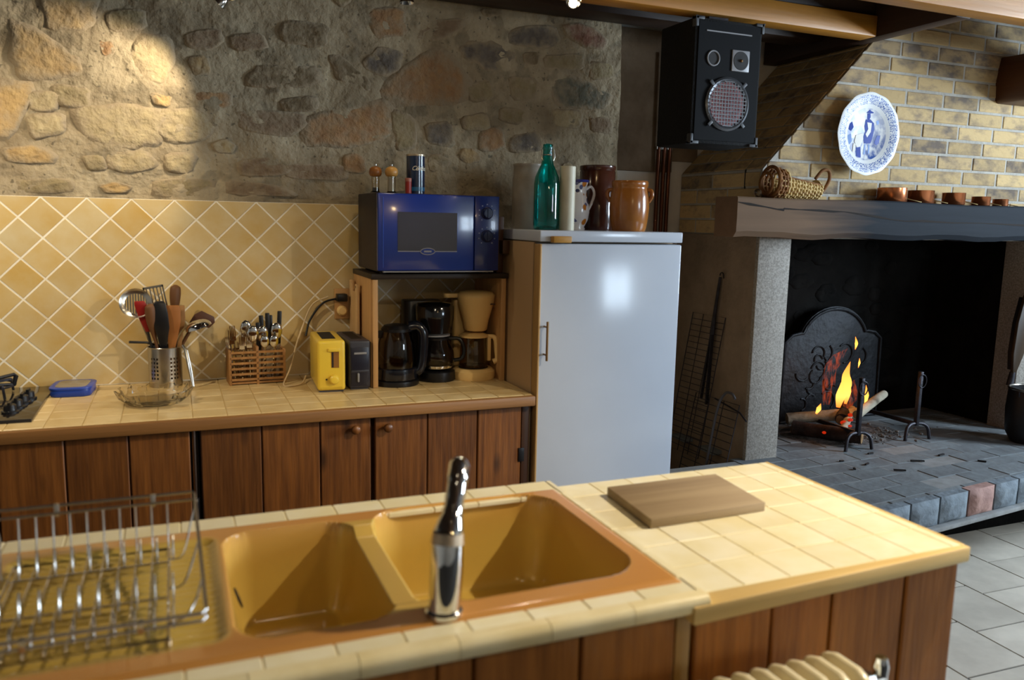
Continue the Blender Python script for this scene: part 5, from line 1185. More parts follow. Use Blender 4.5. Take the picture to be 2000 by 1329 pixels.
tongue([(3.155, 3.05, 0.80), (3.160, 3.05, 0.825), (3.158, 3.05, 0.85)], [0.001, .007, .001], m_fl)
tongue([(2.93, 3.10, 0.575), (2.945, 3.10, 0.60), (2.955, 3.10, 0.625)], [0.006, .015, .001], m_fl)
tongue([(2.98, 3.08, 0.62), (2.985, 3.08, 0.72), (2.99, 3.08, 0.80), (3.03, 3.08, 0.85), (3.09, 3.08, 0.90)], [0.02, .038, .036, .032, .001], m_fr)
tongue([(3.10, 3.06, 0.60), (3.13, 3.06, 0.66), (3.14, 3.06, 0.74)], [0.02, .045, .001], m_fr)
m_glow = mat('glowing_ember', '#3a0c04', rough=0.9, emit=0.9, emitc='#c02808')
for (x, y, z, r_) in [(3.02, 2.98, .545, .016), (3.05, 2.97, .56, .012), (3.00, 2.96, .52, .014), (3.08, 3.0, .575, .013), (3.03, 2.95, .535, .009), (2.90, 2.98, .505, .010)]:
    part('ember', MB().sphere((x, y, z), r_, 8, (1.2, 1, .7)), m_glow, fire)
fl_ = bpy.data.lights.new('fire_light', 'POINT'); fl_.energy = 1.2; fl_.color = (1, .38, .10); fl_.shadow_soft_size = 0.06
fo = bpy.data.objects.new('fire_light', fl_); COL.objects.link(fo); fo.location = (3.08, 2.99, 0.76)
# pot and bellows at the right
pt = thing('iron_pot', 'black iron pot with grey rim at the right edge of the hearth', 'pot', (3.925, 2.66, HZ), local=True)
part('body', MB().lathe([(0, 0), (0.09, 0), (0.115, 0.05), (0.122, 0.16), (0.116, 0.265), (0.110, 0.265), (0.114, 0.15), (0.1, 0.05), (0, 0.02)], 32), mat('black_pot', '#101012', rough=0.5), pt, sharp=60)
part('rim', MB().tube(arc((0, 0, 0.268), 0.115, 0, 352, 44, 'xy'), 0.006, 8, closed=True), m_steel, pt)
part('handle', MB().tube(arc((0, 0, 0.262), 0.119, 180, 215, 6, 'xz')+[(-0.06, 0, 0.19)], 0.004, 6), m_iron, pt)
m_bel = wood('bellows_wood', '#3a2917', '#2b1e10', axis='z', scale=7, rand=0.03)
bw = thing('bellows', 'brown wooden bellows hanging on the right pillar of the fireplace', 'bellows', (3.93, 2.80, 0.80))
bp_ = MB(); BM = Matrix.Translation((3.93, 2.800, 0.775)) @ Matrix.Rotation(R(9), 4, 'Y') @ Matrix.Diagonal((.75, 1, 1, 1)) @ Matrix.Rotation(R(90), 4, 'X')
bp_.prism([(-0.014, 0), (0.014, 0), (0.05, 0.10), (0.07, 0.26), (0.055, 0.40), (0.02, 0.44), (0.018, 0.60), (-0.018, 0.60), (-0.02, 0.44), (-0.055, 0.40), (-0.07, 0.26), (-0.05, 0.10)], 0, 0.018, BM)
part('board', bp_, m_bel, bw, bevel=0.004)
bp_ = MB(); bp_.prism([(-0.012, 0.02), (0.012, 0.02), (0.045, 0.11), (0.062, 0.26), (0.05, 0.39), (-0.05, 0.39), (-0.062, 0.26), (-0.045, 0.11)], -0.02, 0.0, BM)
part('leather', bp_, m_black, bw)
part('hanging_loop', MB().tube([BM @ Vector((0, 0.58, 0.0)), BM @ Vector((0, 0.62, -0.02)), BM @ Vector((0, 0.66, -0.03))], 0.003, 6), m_iron, bw)
part('nozzle', MB().tube([BM @ Vector((0, 0.01, 0.006)), BM @ Vector((0, -0.06, 0.006))], [0.014, 0.018], 12), m_iron, bw)
# fire tools between fridge and pillar
tg = thing('fire_tongs', 'long black fire tongs with hooked top hanging on the dark pillar side', 'tongs', (2.29, 3.10, 0.70))
part('hook', MB().tube(arc((2.318, 3.083, 1.268), 0.013, -10, 190, 8, 'yz')+[(2.318, 3.068, 1.255)], 0.0028, 6), m_iron, tg)
part('grip', MB().tube([(2.315, 3.09, 1.26), (2.31, 3.11, 1.08), (2.306, 3.115, 0.99)], [0.006, .009, .012], 8), m_iron, tg)
part('arm', MB().bar((2.306, 3.118, 1.0), (2.29, 3.15, 0.68), 0.012, 0.008), m_iron, tg)
part('arm', MB().bar((2.306, 3.112, 1.0), (2.29, 3.105, 0.66), 0.016, 0.008), m_iron, tg)
def grate(name, label, c00, c10, c01, nb, r, handle=None):
    A, Bv, C = Vector(c00), Vector(c10), Vector(c01)
    t = thing(name, label, 'grill', tuple(A.lerp(Bv, .5)))
    part('frame', MB().tube([A, Bv, Bv+C-A, C], r*1.5, 6, closed=True), m_iron, t)
    for k in range(1, nb):
        u = k/nb; part('wire', MB().tube([A.lerp(C, u), Bv.lerp(Bv+C-A, u)], r, 6), m_iron, t)
    for u in (0.33, 0.66): part('cross_wire', MB().tube([A.lerp(Bv, u), C.lerp(Bv+C-A, u)], r*1.2, 6), m_iron, t)
    if handle: part('handle', MB().tube(handle, r*2.2, 8), m_iron, t)
    return t
grate('grill_grate', 'rectangular wire grill grate leaning upright behind the fire tongs', (2.245, 3.34, 0.40), (2.255, 3.10, 0.40), (2.318, 3.29, 1.075), 24, 0.0016)
grate('grill_grate', 'hinged wire grill basket with long handle leaning low beside the pillar', (2.13, 3.16, 0.02), (2.15, 2.86, 0.02), (2.29, 3.19, 0.70), 20, 0.0018, [(2.295, 3.05, 0.70), (2.29, 2.86, 0.675), (2.27, 2.79, 0.655)])
sk2 = thing('iron_poker', 'thin grey poker with curved top leaning beside the grill basket', 'poker', (2.15, 2.98, 0.01))
part('rod', MB().tube(spline([(2.15, 2.99, 0.012), (2.20, 2.975, 0.35), (2.24, 2.96, 0.66), (2.262, 2.94, 0.745), (2.27, 2.90, 0.755), (2.272, 2.875, 0.735)], 6), 0.006, 8), mat('grey_iron', '#56565c', rough=0.5, metal=0.5), sk2)

# ================================================================== ON THE HOOD AND MANTEL
m_plate, nt, N, L, B = _new('delft_plate')
tc = N.new('ShaderNodeTexCoord'); sp3 = N.new('ShaderNodeSeparateXYZ'); L.new(tc.outputs['Object'], sp3.inputs[0])
def mth(op, a, b=None, c=None):
    n_ = N.new('ShaderNodeMath'); n_.operation = op
    for i_, v_ in enumerate((a, b, c)):
        if v_ is None: continue
        if isinstance(v_, (int, float)): n_.inputs[i_].default_value = v_
        else: L.new(v_, n_.inputs[i_])
    return n_.outputs[0]
rad = mth('SQRT', mth('ADD', mth('MULTIPLY', sp3.outputs[0], sp3.outputs[0]), mth('MULTIPLY', sp3.outputs[1], sp3.outputs[1])))
ang = mth('ARCTAN2', sp3.outputs[1], sp3.outputs[0])
vo = N.new('ShaderNodeTexVoronoi'); vo.inputs['Scale'].default_value = 110; L.new(tc.outputs['Object'], vo.inputs['Vector']); vo.feature = 'DISTANCE_TO_EDGE'
nzp = N.new('ShaderNodeTexNoise'); nzp.inputs['Scale'].default_value = 26; nzp.inputs['Detail'].default_value = 6; L.new(tc.outputs['Object'], nzp.inputs['Vector'])
rim_in = mth('MULTIPLY', mth('GREATER_THAN', rad, 0.128), mth('LESS_THAN', rad, 0.166))
rim_pat = mth('MULTIPLY', rim_in, mth('ADD', mth('MULTIPLY', mth('GREATER_THAN', vo.outputs['Distance'], 0.09), 0.9), mth('MULTIPLY', mth('GREATER_THAN', mth('SINE', mth('MULTIPLY', ang, 16)), 0.8), -0.3)))
cen = mth('LESS_THAN', rad, 0.112)
mrn = N.new('ShaderNodeMapRange'); mrn.inputs[1].default_value = .40; mrn.inputs[2].default_value = .58; L.new(nzp.outputs['Fac'], mrn.inputs[0])
low = N.new('ShaderNodeMapRange'); low.inputs[1].default_value = .09; low.inputs[2].default_value = -.10; low.inputs[3].default_value = 0.4; low.inputs[4].default_value = 1.0; L.new(sp3.outputs[1], low.inputs[0])
cen_pat = mth('MULTIPLY', cen, mth('MULTIPLY', mrn.outputs[0], low.outputs[0]))
tot = mth('MAXIMUM', rim_pat, cen_pat)
mx = N.new('ShaderNodeMix'); mx.data_type = 'RGBA'; mx.inputs[6].default_value = hexc('#e4e6e6'); mx.inputs[7].default_value = hexc('#31549c'); L.new(tot, mx.inputs[0]); L.new(mx.outputs[2], B.inputs['Base Color'])
B.inputs['Roughness'].default_value = 0.35; B.inputs['Specular IOR Level'].default_value = 0.25
pe = bpy.data.objects.new('wall_plate', None); COL.objects.link(pe); pe.location = (2.836, 2.806, 1.905); pe.rotation_euler = (R(90), 0, R(0))
pe['label'] = 'blue and white painted china plate hanging on the brick hood'; pe['category'] = 'plate'; LOC[pe.name] = Vector((0, 0, 0)); pe.empty_display_size = .05
n = 96; prof = [(0.0, -0.002), (0.105, -0.002), (0.118, 0.006), (0.150, 0.013), (0.172, 0.017), (0.177, 0.0155), (0.172, 0.012), (0.118, 0.0), (0.08, -0.012), (0, -0.012)]
pmb = MB().lathe(prof, n)
for v_ in pmb.v:
    rr3 = math.hypot(v_.x, v_.y)
    if rr3 > 0.16: a = math.atan2(v_.y, v_.x); s_ = 1+0.010*math.cos(a*12); v_.x *= s_; v_.y *= s_
china = part('dish', pmb, m_plate, pe, sharp=50)
m_pb = mat('cobalt_paint', '#23419a', rough=0.15); m_pb2 = mat('pale_cobalt', '#7f9bd0', rough=0.15); m_pw = mat('china_white', '#eceae2', rough=0.15)
def paint(pp, m, z=-0.0012):
    part('painted_figure', MB().prism(pp, z-0.0006, z), m, china)
S_ = lambda L_: [(x*0.00112, y*0.00112) for x, y in L_]
paint(S_([(-8, 82), (4, 90), (10, 98), (14, 90), (30, 86), (30, 82), (12, 80)]), m_pb)          # hat
paint(S_([(-2, 80), (14, 80), (16, 66), (10, 56), (0, 58)]), m_pb)                                 # head
paint(S_([(-8, 56), (16, 58), (36, 44), (40, 20), (32, -18), (26, -34), (-8, -36), (-12, -8), (-6, 10), (-12, 30)]), m_pb)   # coat
paint(S_([(0, 46), (24, 44), (22, 10), (6, -12), (-4, 0), (8, 20)]), m_pw, -0.0004)              # shirt
paint(S_([(-6, -38), (2, -38), (0, -78), (-8, -78)]), m_pb2); paint(S_([(14, -38), (22, -38), (24, -72), (16, -74)]), m_pb2)
paint(S_([(-52, -6), (-20, 4), (-14, -20), (-26, -48), (-44, -52), (-58, -30)]), m_pw, -0.0002)  # pale cloth
paint(S_([(-62, -36), (-50, -40), (-52, -88), (-64, -80)]), m_pw, -0.0002)
paint(S_([(-46, -54), (-24, -50), (-18, -90), (-40, -92)]), m_pb)
paint(S_([(-92, 34), (-76, 44), (-66, 24), (-78, 8), (-92, 14)]), m_pb)
paint(S_([(-98, -10), (-78, -2), (-70, -30), (-86, -48)]), m_pb2)
paint(S_([(46, 52), (58, 58), (62, 44), (52, 38)]), m_pb2); paint(S_([(56, -2), (74, 0), (70, -30), (58, -40), (44, -32)]), m_pb)
part('hanging_wire', MB().tube([(0.0, 0.168, -0.01), (0, 0.10, -0.026), (0, 0.0, -0.03)], 0.002, 6), m_steel, pe)
part('wall_hook', MB().tube([(0, 0.10, -0.026), (0, 0.10, -0.066)], 0.003, 6), m_iron, pe)

# wicker bottle basket lying on the mantel
m_wick = mat('wicker', '#dcc28a', '#bd9a5a', rough=0.75, nscale=40); m_wickd = mat('dark_wicker', '#8f6030', '#704720', rough=0.8, nscale=30)
bk = thing('wicker_basket', 'wicker bottle cradle with looped handle lying on the mantel', 'basket', (2.45, 2.79, 1.614))
nB = 14
def bsec(u):  # u 0..1 from mouth (left) to tail (right): radius and centre height
    x = 2.325+u*0.235; r_ = 0.062-0.022*u
    return x, r_, 1.616+r_
for k in range(nB+1):
    u = k/nB; x, r_, zc = bsec(u); ptsb = []
    for j in range(25):
        a = R(-200+220*j/24) if u > 0.25 else R(-250+320*j/24)
        wob = 0.0025*(1 if (j+k) % 2 else -1); ptsb.append((x+0.001*((j % 2)-.5), 2.79+(r_+wob)*math.cos(a)*0.95, zc+(r_+wob)*math.sin(a)))
    part('weave_strand', MB().tube(ptsb, 0.0062 if k > 2 else 0.0066, 6), m_wick if k > 2 else m_wickd, bk)
for j in range(0, 13):
    a = R(-205+230*j/12); ptsb = []
    for k in range(6): u = k/5; x, r_, zc = bsec(u); ptsb.append((x, 2.79+r_*math.cos(a)*0.95, zc+r_*math.sin(a)))
    part('stake', MB().tube(ptsb, 0.004, 6), m_wickd if j % 3 == 0 else m_wick, bk)
part('mouth_ring', MB().tube([(2.318, 2.79+0.058*math.cos(2*PI*i/28), 1.682+0.06*math.sin(2*PI*i/28)) for i in range(28)], 0.0075, 8, closed=True), m_wickd, bk)
part('mouth_ring', MB().tube([(2.295, 2.79+0.040*math.cos(2*PI*i/24), 1.672+0.044*math.sin(2*PI*i/24)) for i in range(24)], 0.006, 8, closed=True), m_wickd, bk)
part('handle', MB().tube(spline([(2.545, 2.78, 1.70), (2.575, 2.775, 1.735), (2.605, 2.77, 1.735), (2.612, 2.77, 1.70), (2.59, 2.775, 1.655), (2.55, 2.78, 1.625)], 6), 0.0075, 8), m_wickd, bk, sharp=60)
part('tail_disc', MB().lathe([(0.040, 0), (0.040, 0.006), (0, 0.006)], 20, M=Matrix.Translation((2.556, 2.79, 1.656)) @ Matrix.Rotation(R(90), 4, 'Y')), m_wick, bk)
single('glass_stopper', MB().sphere((2.262, 2.80, 1.634), 0.016, 12).lathe([(0.010, 0), (0.007, 0.01), (0, 0.012)], 12, (2.262, 2.80, 1.6135)), m_glass, 'tiny glass stopper lying at the left end of the mantel', 'stopper', sharp=60)
# copper saucepans, largest to smallest
m_copper = mat('bright_copper', '#d98d62', '#c4764a', rough=0.25, metal=0.9, nscale=8)
m_tin = mat('tinned_inside', '#9a8f84', rough=0.3, metal=0.8)
m_brassb = mat('brass_handle', '#a89060', rough=0.3, metal=0.8)
for i, (x, r_, h_, lab) in enumerate([(3.002, 0.062, 0.064, 'largest of the five copper saucepans, nearest the plate'), (3.180, 0.056, 0.058, 'second largest copper saucepan on the mantel'), (3.390, 0.050, 0.054, 'middle one of the five copper saucepans'), (3.572, 0.041, 0.042, 'second smallest copper saucepan on the mantel'), (3.706, 0.034, 0.034, 'smallest copper saucepan at the right end of the row')]):
    t = thing('copper_saucepan', lab, 'saucepan', (x, 2.792, 1.6125), R(0), group='copper saucepans on the mantel', local=True)
    part('pan', MB().lathe([(0, 0), (r_*0.94, 0), (r_, 0.004), (r_, h_), (r_*1.02, h_+0.001), (r_*0.97, h_+0.001), (r_*0.95, 0.004), (0, 0.003)], 32), m_copper, t, sharp=50)
    part('lining', MB().lathe([(r_*0.945, h_*0.98), (r_*0.93, 0.005), (0, 0.0045)], 28), m_tin, t)
    part('handle', MB().bar((r_*0.85, -r_*0.5, h_*0.30), (r_*0.85+r_*1.0, -r_*0.5-0.03, h_*0.06), 0.009, 0.004), m_brassb, t, bevel=0.001)
# ================================================================== ISLAND
isl = thing('kitchen_island', 'wooden plank island with tiled top and sink in the foreground', 'island', (0.35, 1.36, 0))
part('plinth', MB().box(-1.3, 1.095, 0, 1.395, 1.605, 0.06), m_cabd, isl)
part('inner_wall', MB().box(0.80, 1.10, 0.06, 0.82, 1.60, 0.85), m_cabd, isl)
part('rail', MB().box(-1.3, 1.592, 0.78, 1.395, 1.61, 0.85), m_cabd, isl)
part('rail', MB().box(-1.3, 1.09, 0.78, 1.395, 1.10, 0.85), m_cabd, isl)
xs_ = [-1.3, -1.12, -0.94, -0.77, -0.6, -0.43, -0.27, -0.11, 0.05, 0.213, 0.336, 0.394, 0.574, 0.752]
for a, b in zip(xs_, xs_[1:]): part('board', MB().box(a+0.002, 1.068+random.uniform(-.002, .002), 0.02, b-0.002, 1.09, 0.866), m_isl, isl, bevel=0.003, seg=1)
part('pale_post', MB().box(0.757, 1.074, 0.02, 0.786, 1.10, 0.852), wood('pale_post_wood', '#b08a4e', '#97733c', axis='z', scale=7, rand=0.02), isl, bevel=0.002)
xs_ = [0.792, 0.958, 1.095, 1.272, 1.412]
for a, b in zip(xs_, xs_[1:]): part('board', MB().box(a+0.003, 1.070+random.uniform(-.003, .003), 0.02, b-0.003, 1.09, 0.852), m_isl, isl, bevel=0.003, seg=1)
ys_ = [1.092, 1.22, 1.35, 1.48, 1.615]
for a, b in zip(ys_, ys_[1:]): part('board', MB().box(1.395, a+0.002, 0.02, 1.414, b-0.002, 0.852), m_isl, isl, bevel=0.003, seg=1)
for i in range(15):
    a = -1.28+i*0.18; part('board', MB().box(a+0.002, 1.61, 0.02, min(a+0.178, 1.41), 1.63, 0.852), m_isl, isl, bevel=0.003, seg=1)
# right slab
wr1 = thing('island_worktop', 'bright cream tiled worktop at the right end of the island', 'worktop', (1.1, 1.35, 0.853))
m_igrout = mat('island_grout', '#dccb98', '#cfbb84', rough=0.7, nscale=20)
part('substrate', MB().box(0.79, 1.06, 0.854, 1.412, 1.650, 0.8838), m_igrout, wr1)
xs_ = [0.790, 0.890, 0.990, 1.090, 1.190, 1.290, 1.390, 1.414]; ys_ = [1.050, 1.070, 1.170, 1.270, 1.370, 1.470, 1.570, 1.652]
for a, b in zip(xs_, xs_[1:]):
    for c, d_ in zip(ys_[1:], ys_[2:]):
        part('tile', MB().box(a+.0007, c+.0007, 0.872, b-.0007, d_-.0007, 0.8848+random.uniform(-.0003, .0003)), m_itile, wr1, bevel=0.0016, seg=1)
m_yedge = wood('yellow_edge_wood', '#dcbc7c', '#c9a662', axis='x', scale=6, rand=0.02)
part('edge_strip', MB().prism([(0.757, 1.026), (1.424, 1.056), (1.424, 1.070), (0.757, 1.070)], 0.853, 0.8846), m_yedge, wr1, bevel=0.004)
part('edge_strip', MB().box(1.412, 1.070, 0.853, 1.426, 1.656, 0.8846), m_yedge, wr1, bevel=0.004)
# left slab around the sink
wl1 = thing('island_worktop', 'cream tiled worktop strip around the sink in the foreground', 'worktop', (0.2, 1.35, 0.866))
SX0, SX1, SY0, SY1 = -0.335, 0.778, 1.088, 1.598
sb = MB(); sb.box(-1.3, 1.06, 0.866, SX0+0.02, 1.655, 0.8972); sb.box(SX0, 1.06, 0.866, 0.790, 1.108, 0.8972); sb.box(SX0, 1.578, 0.866, 0.790, 1.655, 0.8972); sb.box(0.762, 1.06, 0.866, 0.790, 1.655, 0.8972)
part('substrate', sb, m_igrout, wl1)
for i in range(-13, 9):
    a, b = -0.007+i*0.0985, -0.007+(i+1)*0.0985; b = min(b, 0.795)
    if a > 0.79: continue
    part('tile', MB().box(a+.0007, 1.570, 0.888, b-.0007, 1.659, 0.8985), m_itile, wl1, bevel=0.0016, seg=1)
    part('tile', MB().box(a+.0007, 1.056, 0.888, b-.0007, 1.112, 0.8985), m_itile, wl1, bevel=0.0016, seg=1)
    if b < SX0+0.04:
        for j in range(5): part('tile', MB().box(a+.0007, 1.1131+j*0.0912, 0.888, b-.0007, 1.2032+j*0.0912, 0.8985), m_itile, wl1, bevel=0.0016, seg=1)
for j in range(4): part('tile', MB().box(0.779, 1.1131+j*0.1142, 0.888, 0.795, 1.2262+j*0.1142, 0.8985), m_itile, wl1, bevel=0.0016, seg=1)
m_nose = mat('nosing_tile', '#e9d9ac', '#dcc894', rough=0.35, nscale=10, rand=0.06)
for i in range(-9, 6):
    a, b = 0.07+i*0.145, 0.07+(i+1)*0.145; b = min(b, 0.792)
    if a > 0.78: continue
    part('nosing_tile', MB().prism([(1.0575, 0.870), (1.0575, 0.8988)]+[(1.0435+0.0125*math.cos(R(t_)), 0.8863+0.0125*math.sin(R(t_))) for t_ in range(90, 181, 15)]+[(1.031, 0.876), (1.035, 0.870)], a+.0006, b-.0006, YZ()), m_nose, wl1, sharp=40)
# sink: one heightfield split into rim, two bowls and draining board
m_sink, nt, N, L, B = _new('sink_glaze')
at = N.new('ShaderNodeAttribute'); at.attribute_name = 'glaze'
v = _coords(nt, (14, 14, 14), False); nz = N.new('ShaderNodeTexNoise'); nz.inputs['Scale'].default_value = 1; L.new(v, nz.inputs['Vector'])
ma = N.new('ShaderNodeMath'); ma.operation = 'MULTIPLY_ADD'; ma.inputs[1].default_value = 0.12; ma.inputs[2].default_value = -0.06; L.new(nz.outputs['Fac'], ma.inputs[0])
mb2 = N.new('ShaderNodeMath'); mb2.operation = 'ADD'; mb2.use_clamp = True; L.new(at.outputs['Fac'], mb2.inputs[0]); L.new(ma.outputs[0], mb2.inputs[1])
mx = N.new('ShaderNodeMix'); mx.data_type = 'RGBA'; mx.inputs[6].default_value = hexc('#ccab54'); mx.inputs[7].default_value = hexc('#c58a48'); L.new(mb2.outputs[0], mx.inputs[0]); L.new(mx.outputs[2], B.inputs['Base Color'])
B.inputs['Roughness'].default_value = 0.22; B.inputs['Coat Weight'].default_value = 0.35; B.inputs['Coat Roughness'].default_value = 0.1
def sdrr(x, y, cx, cy_, hx_, hy_, r):
    dx, dy = abs(x-cx)-hx_+r, abs(y-cy_)-hy_+r
    return min(max(dx, dy), 0)+math.hypot(max(dx, 0), max(dy, 0))-r
def smooth(t): t = max(0, min(1, t)); return t*t*(3-2*t)
ZR = 0.9035
def sdL(x, y): return sdrr(x, y, 0.183, 1.343, 0.118, 0.210, 0.055)
def sdR(x, y):
    return sdrr(x, y, 0.540, 1.363, 0.197, 0.216, 0.075)
def sdD(x, y): return sdrr(x, y, -0.115, 1.345, 0.170, 0.205, 0.03)
def height(x, y):
    z = ZR-0.006*smooth(1-(min(x-SX0, SX1-x, y-SY0, SY1-y))/0.012)
    for f_, dep, wall in ((sdL, 0.175, 0.036), (sdR, 0.190, 0.040)):
        s_ = f_(x, y)
        if s_ < 0: t = min(1, -s_/wall); z = min(z, ZR-dep*(1-(1-t)**2.4)) if t < 1 else min(z, ZR-dep)
    # low saddle between the two bowls
    if 0.28 < x < 0.365 and 1.16 < y < 1.52:
        z -= 0.014*smooth(min((y-1.16)/.04, (1.52-y)/.04))*smooth(min((x-0.28)/.012, (0.365-x)/.012))
    s_ = sdD(x, y)
    if s_ < 0:
        z -= 0.010*smooth(-s_/0.02); z += 0.0030*smooth(-s_/0.03)*(0.5+0.5*math.cos(2*PI*(y-1.14)/0.021))
    return z
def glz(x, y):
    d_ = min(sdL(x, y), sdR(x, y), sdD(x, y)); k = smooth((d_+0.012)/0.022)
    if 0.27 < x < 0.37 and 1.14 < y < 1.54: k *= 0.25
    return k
nx, ny = 280, 128
H_ = [[height(SX0+(SX1-SX0)*i/nx, SY0+(SY1-SY0)*j/ny) for i in range(nx+1)] for j in range(ny+1)]
bins = {'rim': [], 'left_bowl': [], 'right_bowl': [], 'draining_board': []}
for j in range(ny):
    for i in range(nx):
        x, y = SX0+(SX1-SX0)*(i+.5)/nx, SY0+(SY1-SY0)*(j+.5)/ny
        k = 'left_bowl' if sdL(x, y) < 0.008 and x < 0.31 else 'right_bowl' if sdR(x, y) < 0.008 and x > 0.31 else 'draining_board' if sdD(x, y) < 0.004 else 'rim'
        bins[k].append((i, j))
si = thing('kitchen_sink', 'caramel brown double sink with ribbed draining board set in the island', 'sink', (0.22, 1.343, 0.73))
def nrm(i, j):
    a = H_[j][min(i+1, nx)]-H_[j][max(i-1, 0)]; b = H_[min(j+1, ny)][i]-H_[max(j-1, 0)][i]
    return Vector((-a/((SX1-SX0)/nx*2), -b/((SY1-SY0)/ny*2), 1)).normalized()
for k, cells in bins.items():
    idx = {}; V = []; F = []; G = []; NN = []
    for (i, j) in cells:
        f_ = []
        for (a, b) in ((i, j), (i+1, j), (i+1, j+1), (i, j+1)):
            if (a, b) not in idx:
                idx[(a, b)] = len(V); x, y = SX0+(SX1-SX0)*a/nx, SY0+(SY1-SY0)*b/ny; V.append((x-0.22, y-1.343, H_[b][a]-0.73)); G.append(glz(x, y)); NN.append(nrm(a, b))
            f_.append(idx[(a, b)])
        F.append(f_)
    if k == 'rim':   # outer skirt
        loop = [(i, 0) for i in range(nx)]+[(nx, j) for j in range(ny)]+[(i, ny) for i in range(nx, 0, -1)]+[(0, j) for j in range(ny, 0, -1)]
        base = len(V)
        for (a, b) in loop: p = V[idx[(a, b)]]; V.append((p[0], p[1], 0.8975-0.73)); G.append(1.0); NN.append(Vector((0, 0, 1)))
        n_ = len(loop)
        for q in range(n_): F.append([idx[loop[q]], base+q, base+(q+1) % n_, idx[loop[(q+1) % n_]]])
    me = bpy.data.meshes.new('bowl' if 'bowl' in k else k); me.from_pydata(V, [], F); mlist(me, m_sink)
    atb = me.attributes.new('glaze', 'FLOAT', 'POINT'); atb.data.foreach_set('value', G)
    for p in me.polygons: p.use_smooth = True
    if k != 'rim': me.normals_split_custom_set_from_vertices(NN)
    o = bpy.data.objects.new('bowl' if 'bowl' in k else k, me); COL.objects.link(o); o.parent = si
for dx, dy, dz in ((0.183, 1.343, ZR-0.175), (0.54, 1.363, ZR-0.190)):
    part('drain', MB().lathe([(0.042, 0.0), (0.040, 0.003), (0.032, 0.0015), (0.0, 0.001)], 28, (dx, dy, dz)), m_steel, si)
part('overflow', MB().lathe([(0.016, 0), (0.016, 0.002), (0, 0.002)], 18, M=Matrix.Translation((0.0815, 1.42, 0.835)) @ Matrix.Rotation(R(70), 4, 'Y') @ Matrix.Diagonal((1.2, 1, 1, 1))), m_slot, si)
# mixer tap
fa_ = thing('mixer_tap', 'chrome single lever mixer tap standing on the near rim of the sink', 'tap', (0.362, 1.118, ZR))
part('base_ring', MB().lathe([(0.029, 0), (0.029, 0.006), (0.026, 0.009), (0, 0.009)], 32, (0.362, 1.118, ZR-0.001)), m_chrome, fa_)
part('body', MB().tube([(0.362, 1.118, ZR+0.007), (0.3635, 1.118, ZR+0.03), (0.366, 1.119, ZR+0.075), (0.367, 1.121, ZR+0.105), (0.369, 1.124, ZR+0.120)], [0.0245, .0245, .0250, .0245, .0225], 32), m_chrome, fa_, sharp=60)
part('collar', MB().tube([(0.368, 1.122, ZR+0.108), (0.370, 1.125, ZR+0.124)], [0.0252, .0235], 32), mat('satin_collar', '#b9a68e', rough=0.4, metal=0.6), fa_, sharp=60)
part('cartridge_cap', MB().tube(spline([(0.370, 1.125, ZR+0.122), (0.375, 1.131, ZR+0.136), (0.382, 1.140, ZR+0.148)], 4), [0.0232, .0228, .022, .0212, .020, .019, .018, .017, .016], 28), m_chrome, fa_, sharp=70)
lv = MB().tube(spline([(0.378, 1.136, ZR+0.142), (0.388, 1.150, ZR+0.165), (0.398, 1.168, ZR+0.190), (0.406, 1.185, ZR+0.203), (0.411, 1.200, ZR+0.206)], 6), [0.0165]*3+[0.0150]*4+[0.0155]*5+[0.0170]*5+[0.0172]*4+[0.0165, .0145, .011, .004], 16)
part('lever', lv, m_chrome, fa_, sharp=70)
# dish rack
m_wire = mat('rack_wire', '#c8c2b8', rough=0.2, metal=0.92)
dk = thing('dish_rack', 'chrome wire dish rack standing on the draining board', 'dish rack', (-0.13, 1.335, 0.895))
XL, XR = -0.285, 0.018
top_rail = [(XL, 1.520, 1.003), (XR-0.004, 1.520, 1.003), (XR, 1.512, 1.002), (XR+0.006, 1.152, 0.950), (XR, 1.145, 0.949), (XL, 1.145, 0.949), (XL-0.006, 1.152, 0.950), (XL-0.006, 1.512, 1.002)]
part('top_rail', MB().tube(top_rail, 0.0028, 8, closed=True), m_wire, dk)
part('lower_rail', MB().tube([(x, y+(-.004 if y > 1.3 else .004), z-0.013) for x, y, z in top_rail], 0.0024, 8, closed=True), m_wire, dk)
base = [(XL+0.02, 1.500, 0.909), (XR-0.045, 1.500, 0.909), (XR-0.045, 1.165, 0.909), (XL+0.02, 1.165, 0.909)]
part('base_frame', MB().tube(base, 0.0028, 8, closed=True), m_wire, dk)
for y in (1.44, 1.30, 1.23): part('base_runner', MB().tube([(XL+0.02, y, 0.909), (XR-0.045, y, 0.909)], 0.0022, 6), m_wire, dk)
for i in range(10):
    x = XL+0.028+i*0.0255
    part('back_wire', MB().tube([(x, 1.517, 0.990), (x, 1.512, 0.95), (x, 1.500, 0.911), (x, 1.165, 0.911), (x, 1.150, 0.937)], 0.0016, 6), m_wire, dk)
    for y, h_ in ((1.455, 0.040), (1.285, 0.045), (1.205, 0.030)):
        x2 = x+0.008
        part('prong', MB().tube([(x2, y-0.012, 0.910), (x2, y-0.007, 0.910+h_*0.8), (x2, y, 0.910+h_), (x2, y+0.007, 0.910+h_*0.8), (x2, y+0.012, 0.910)], 0.0018, 6), m_wire, dk)
for s_, x in ((1, XR), (-1, XL)):
    xb = XR-0.045 if s_ > 0 else XL+0.02
    for y0, y1, zt in ((1.49, 1.45, 0.998), (1.36, 1.33, 0.98), (1.24, 1.21, 0.962)):
        part('side_wire', MB().tube(spline([(x+s_*0.004, y0, zt), (x-s_*0.006, y0-0.01, zt-0.03), ((x+xb)/2, y1, 0.915), (xb, y1, 0.910)], 4), 0.0018, 6), m_wire, dk)
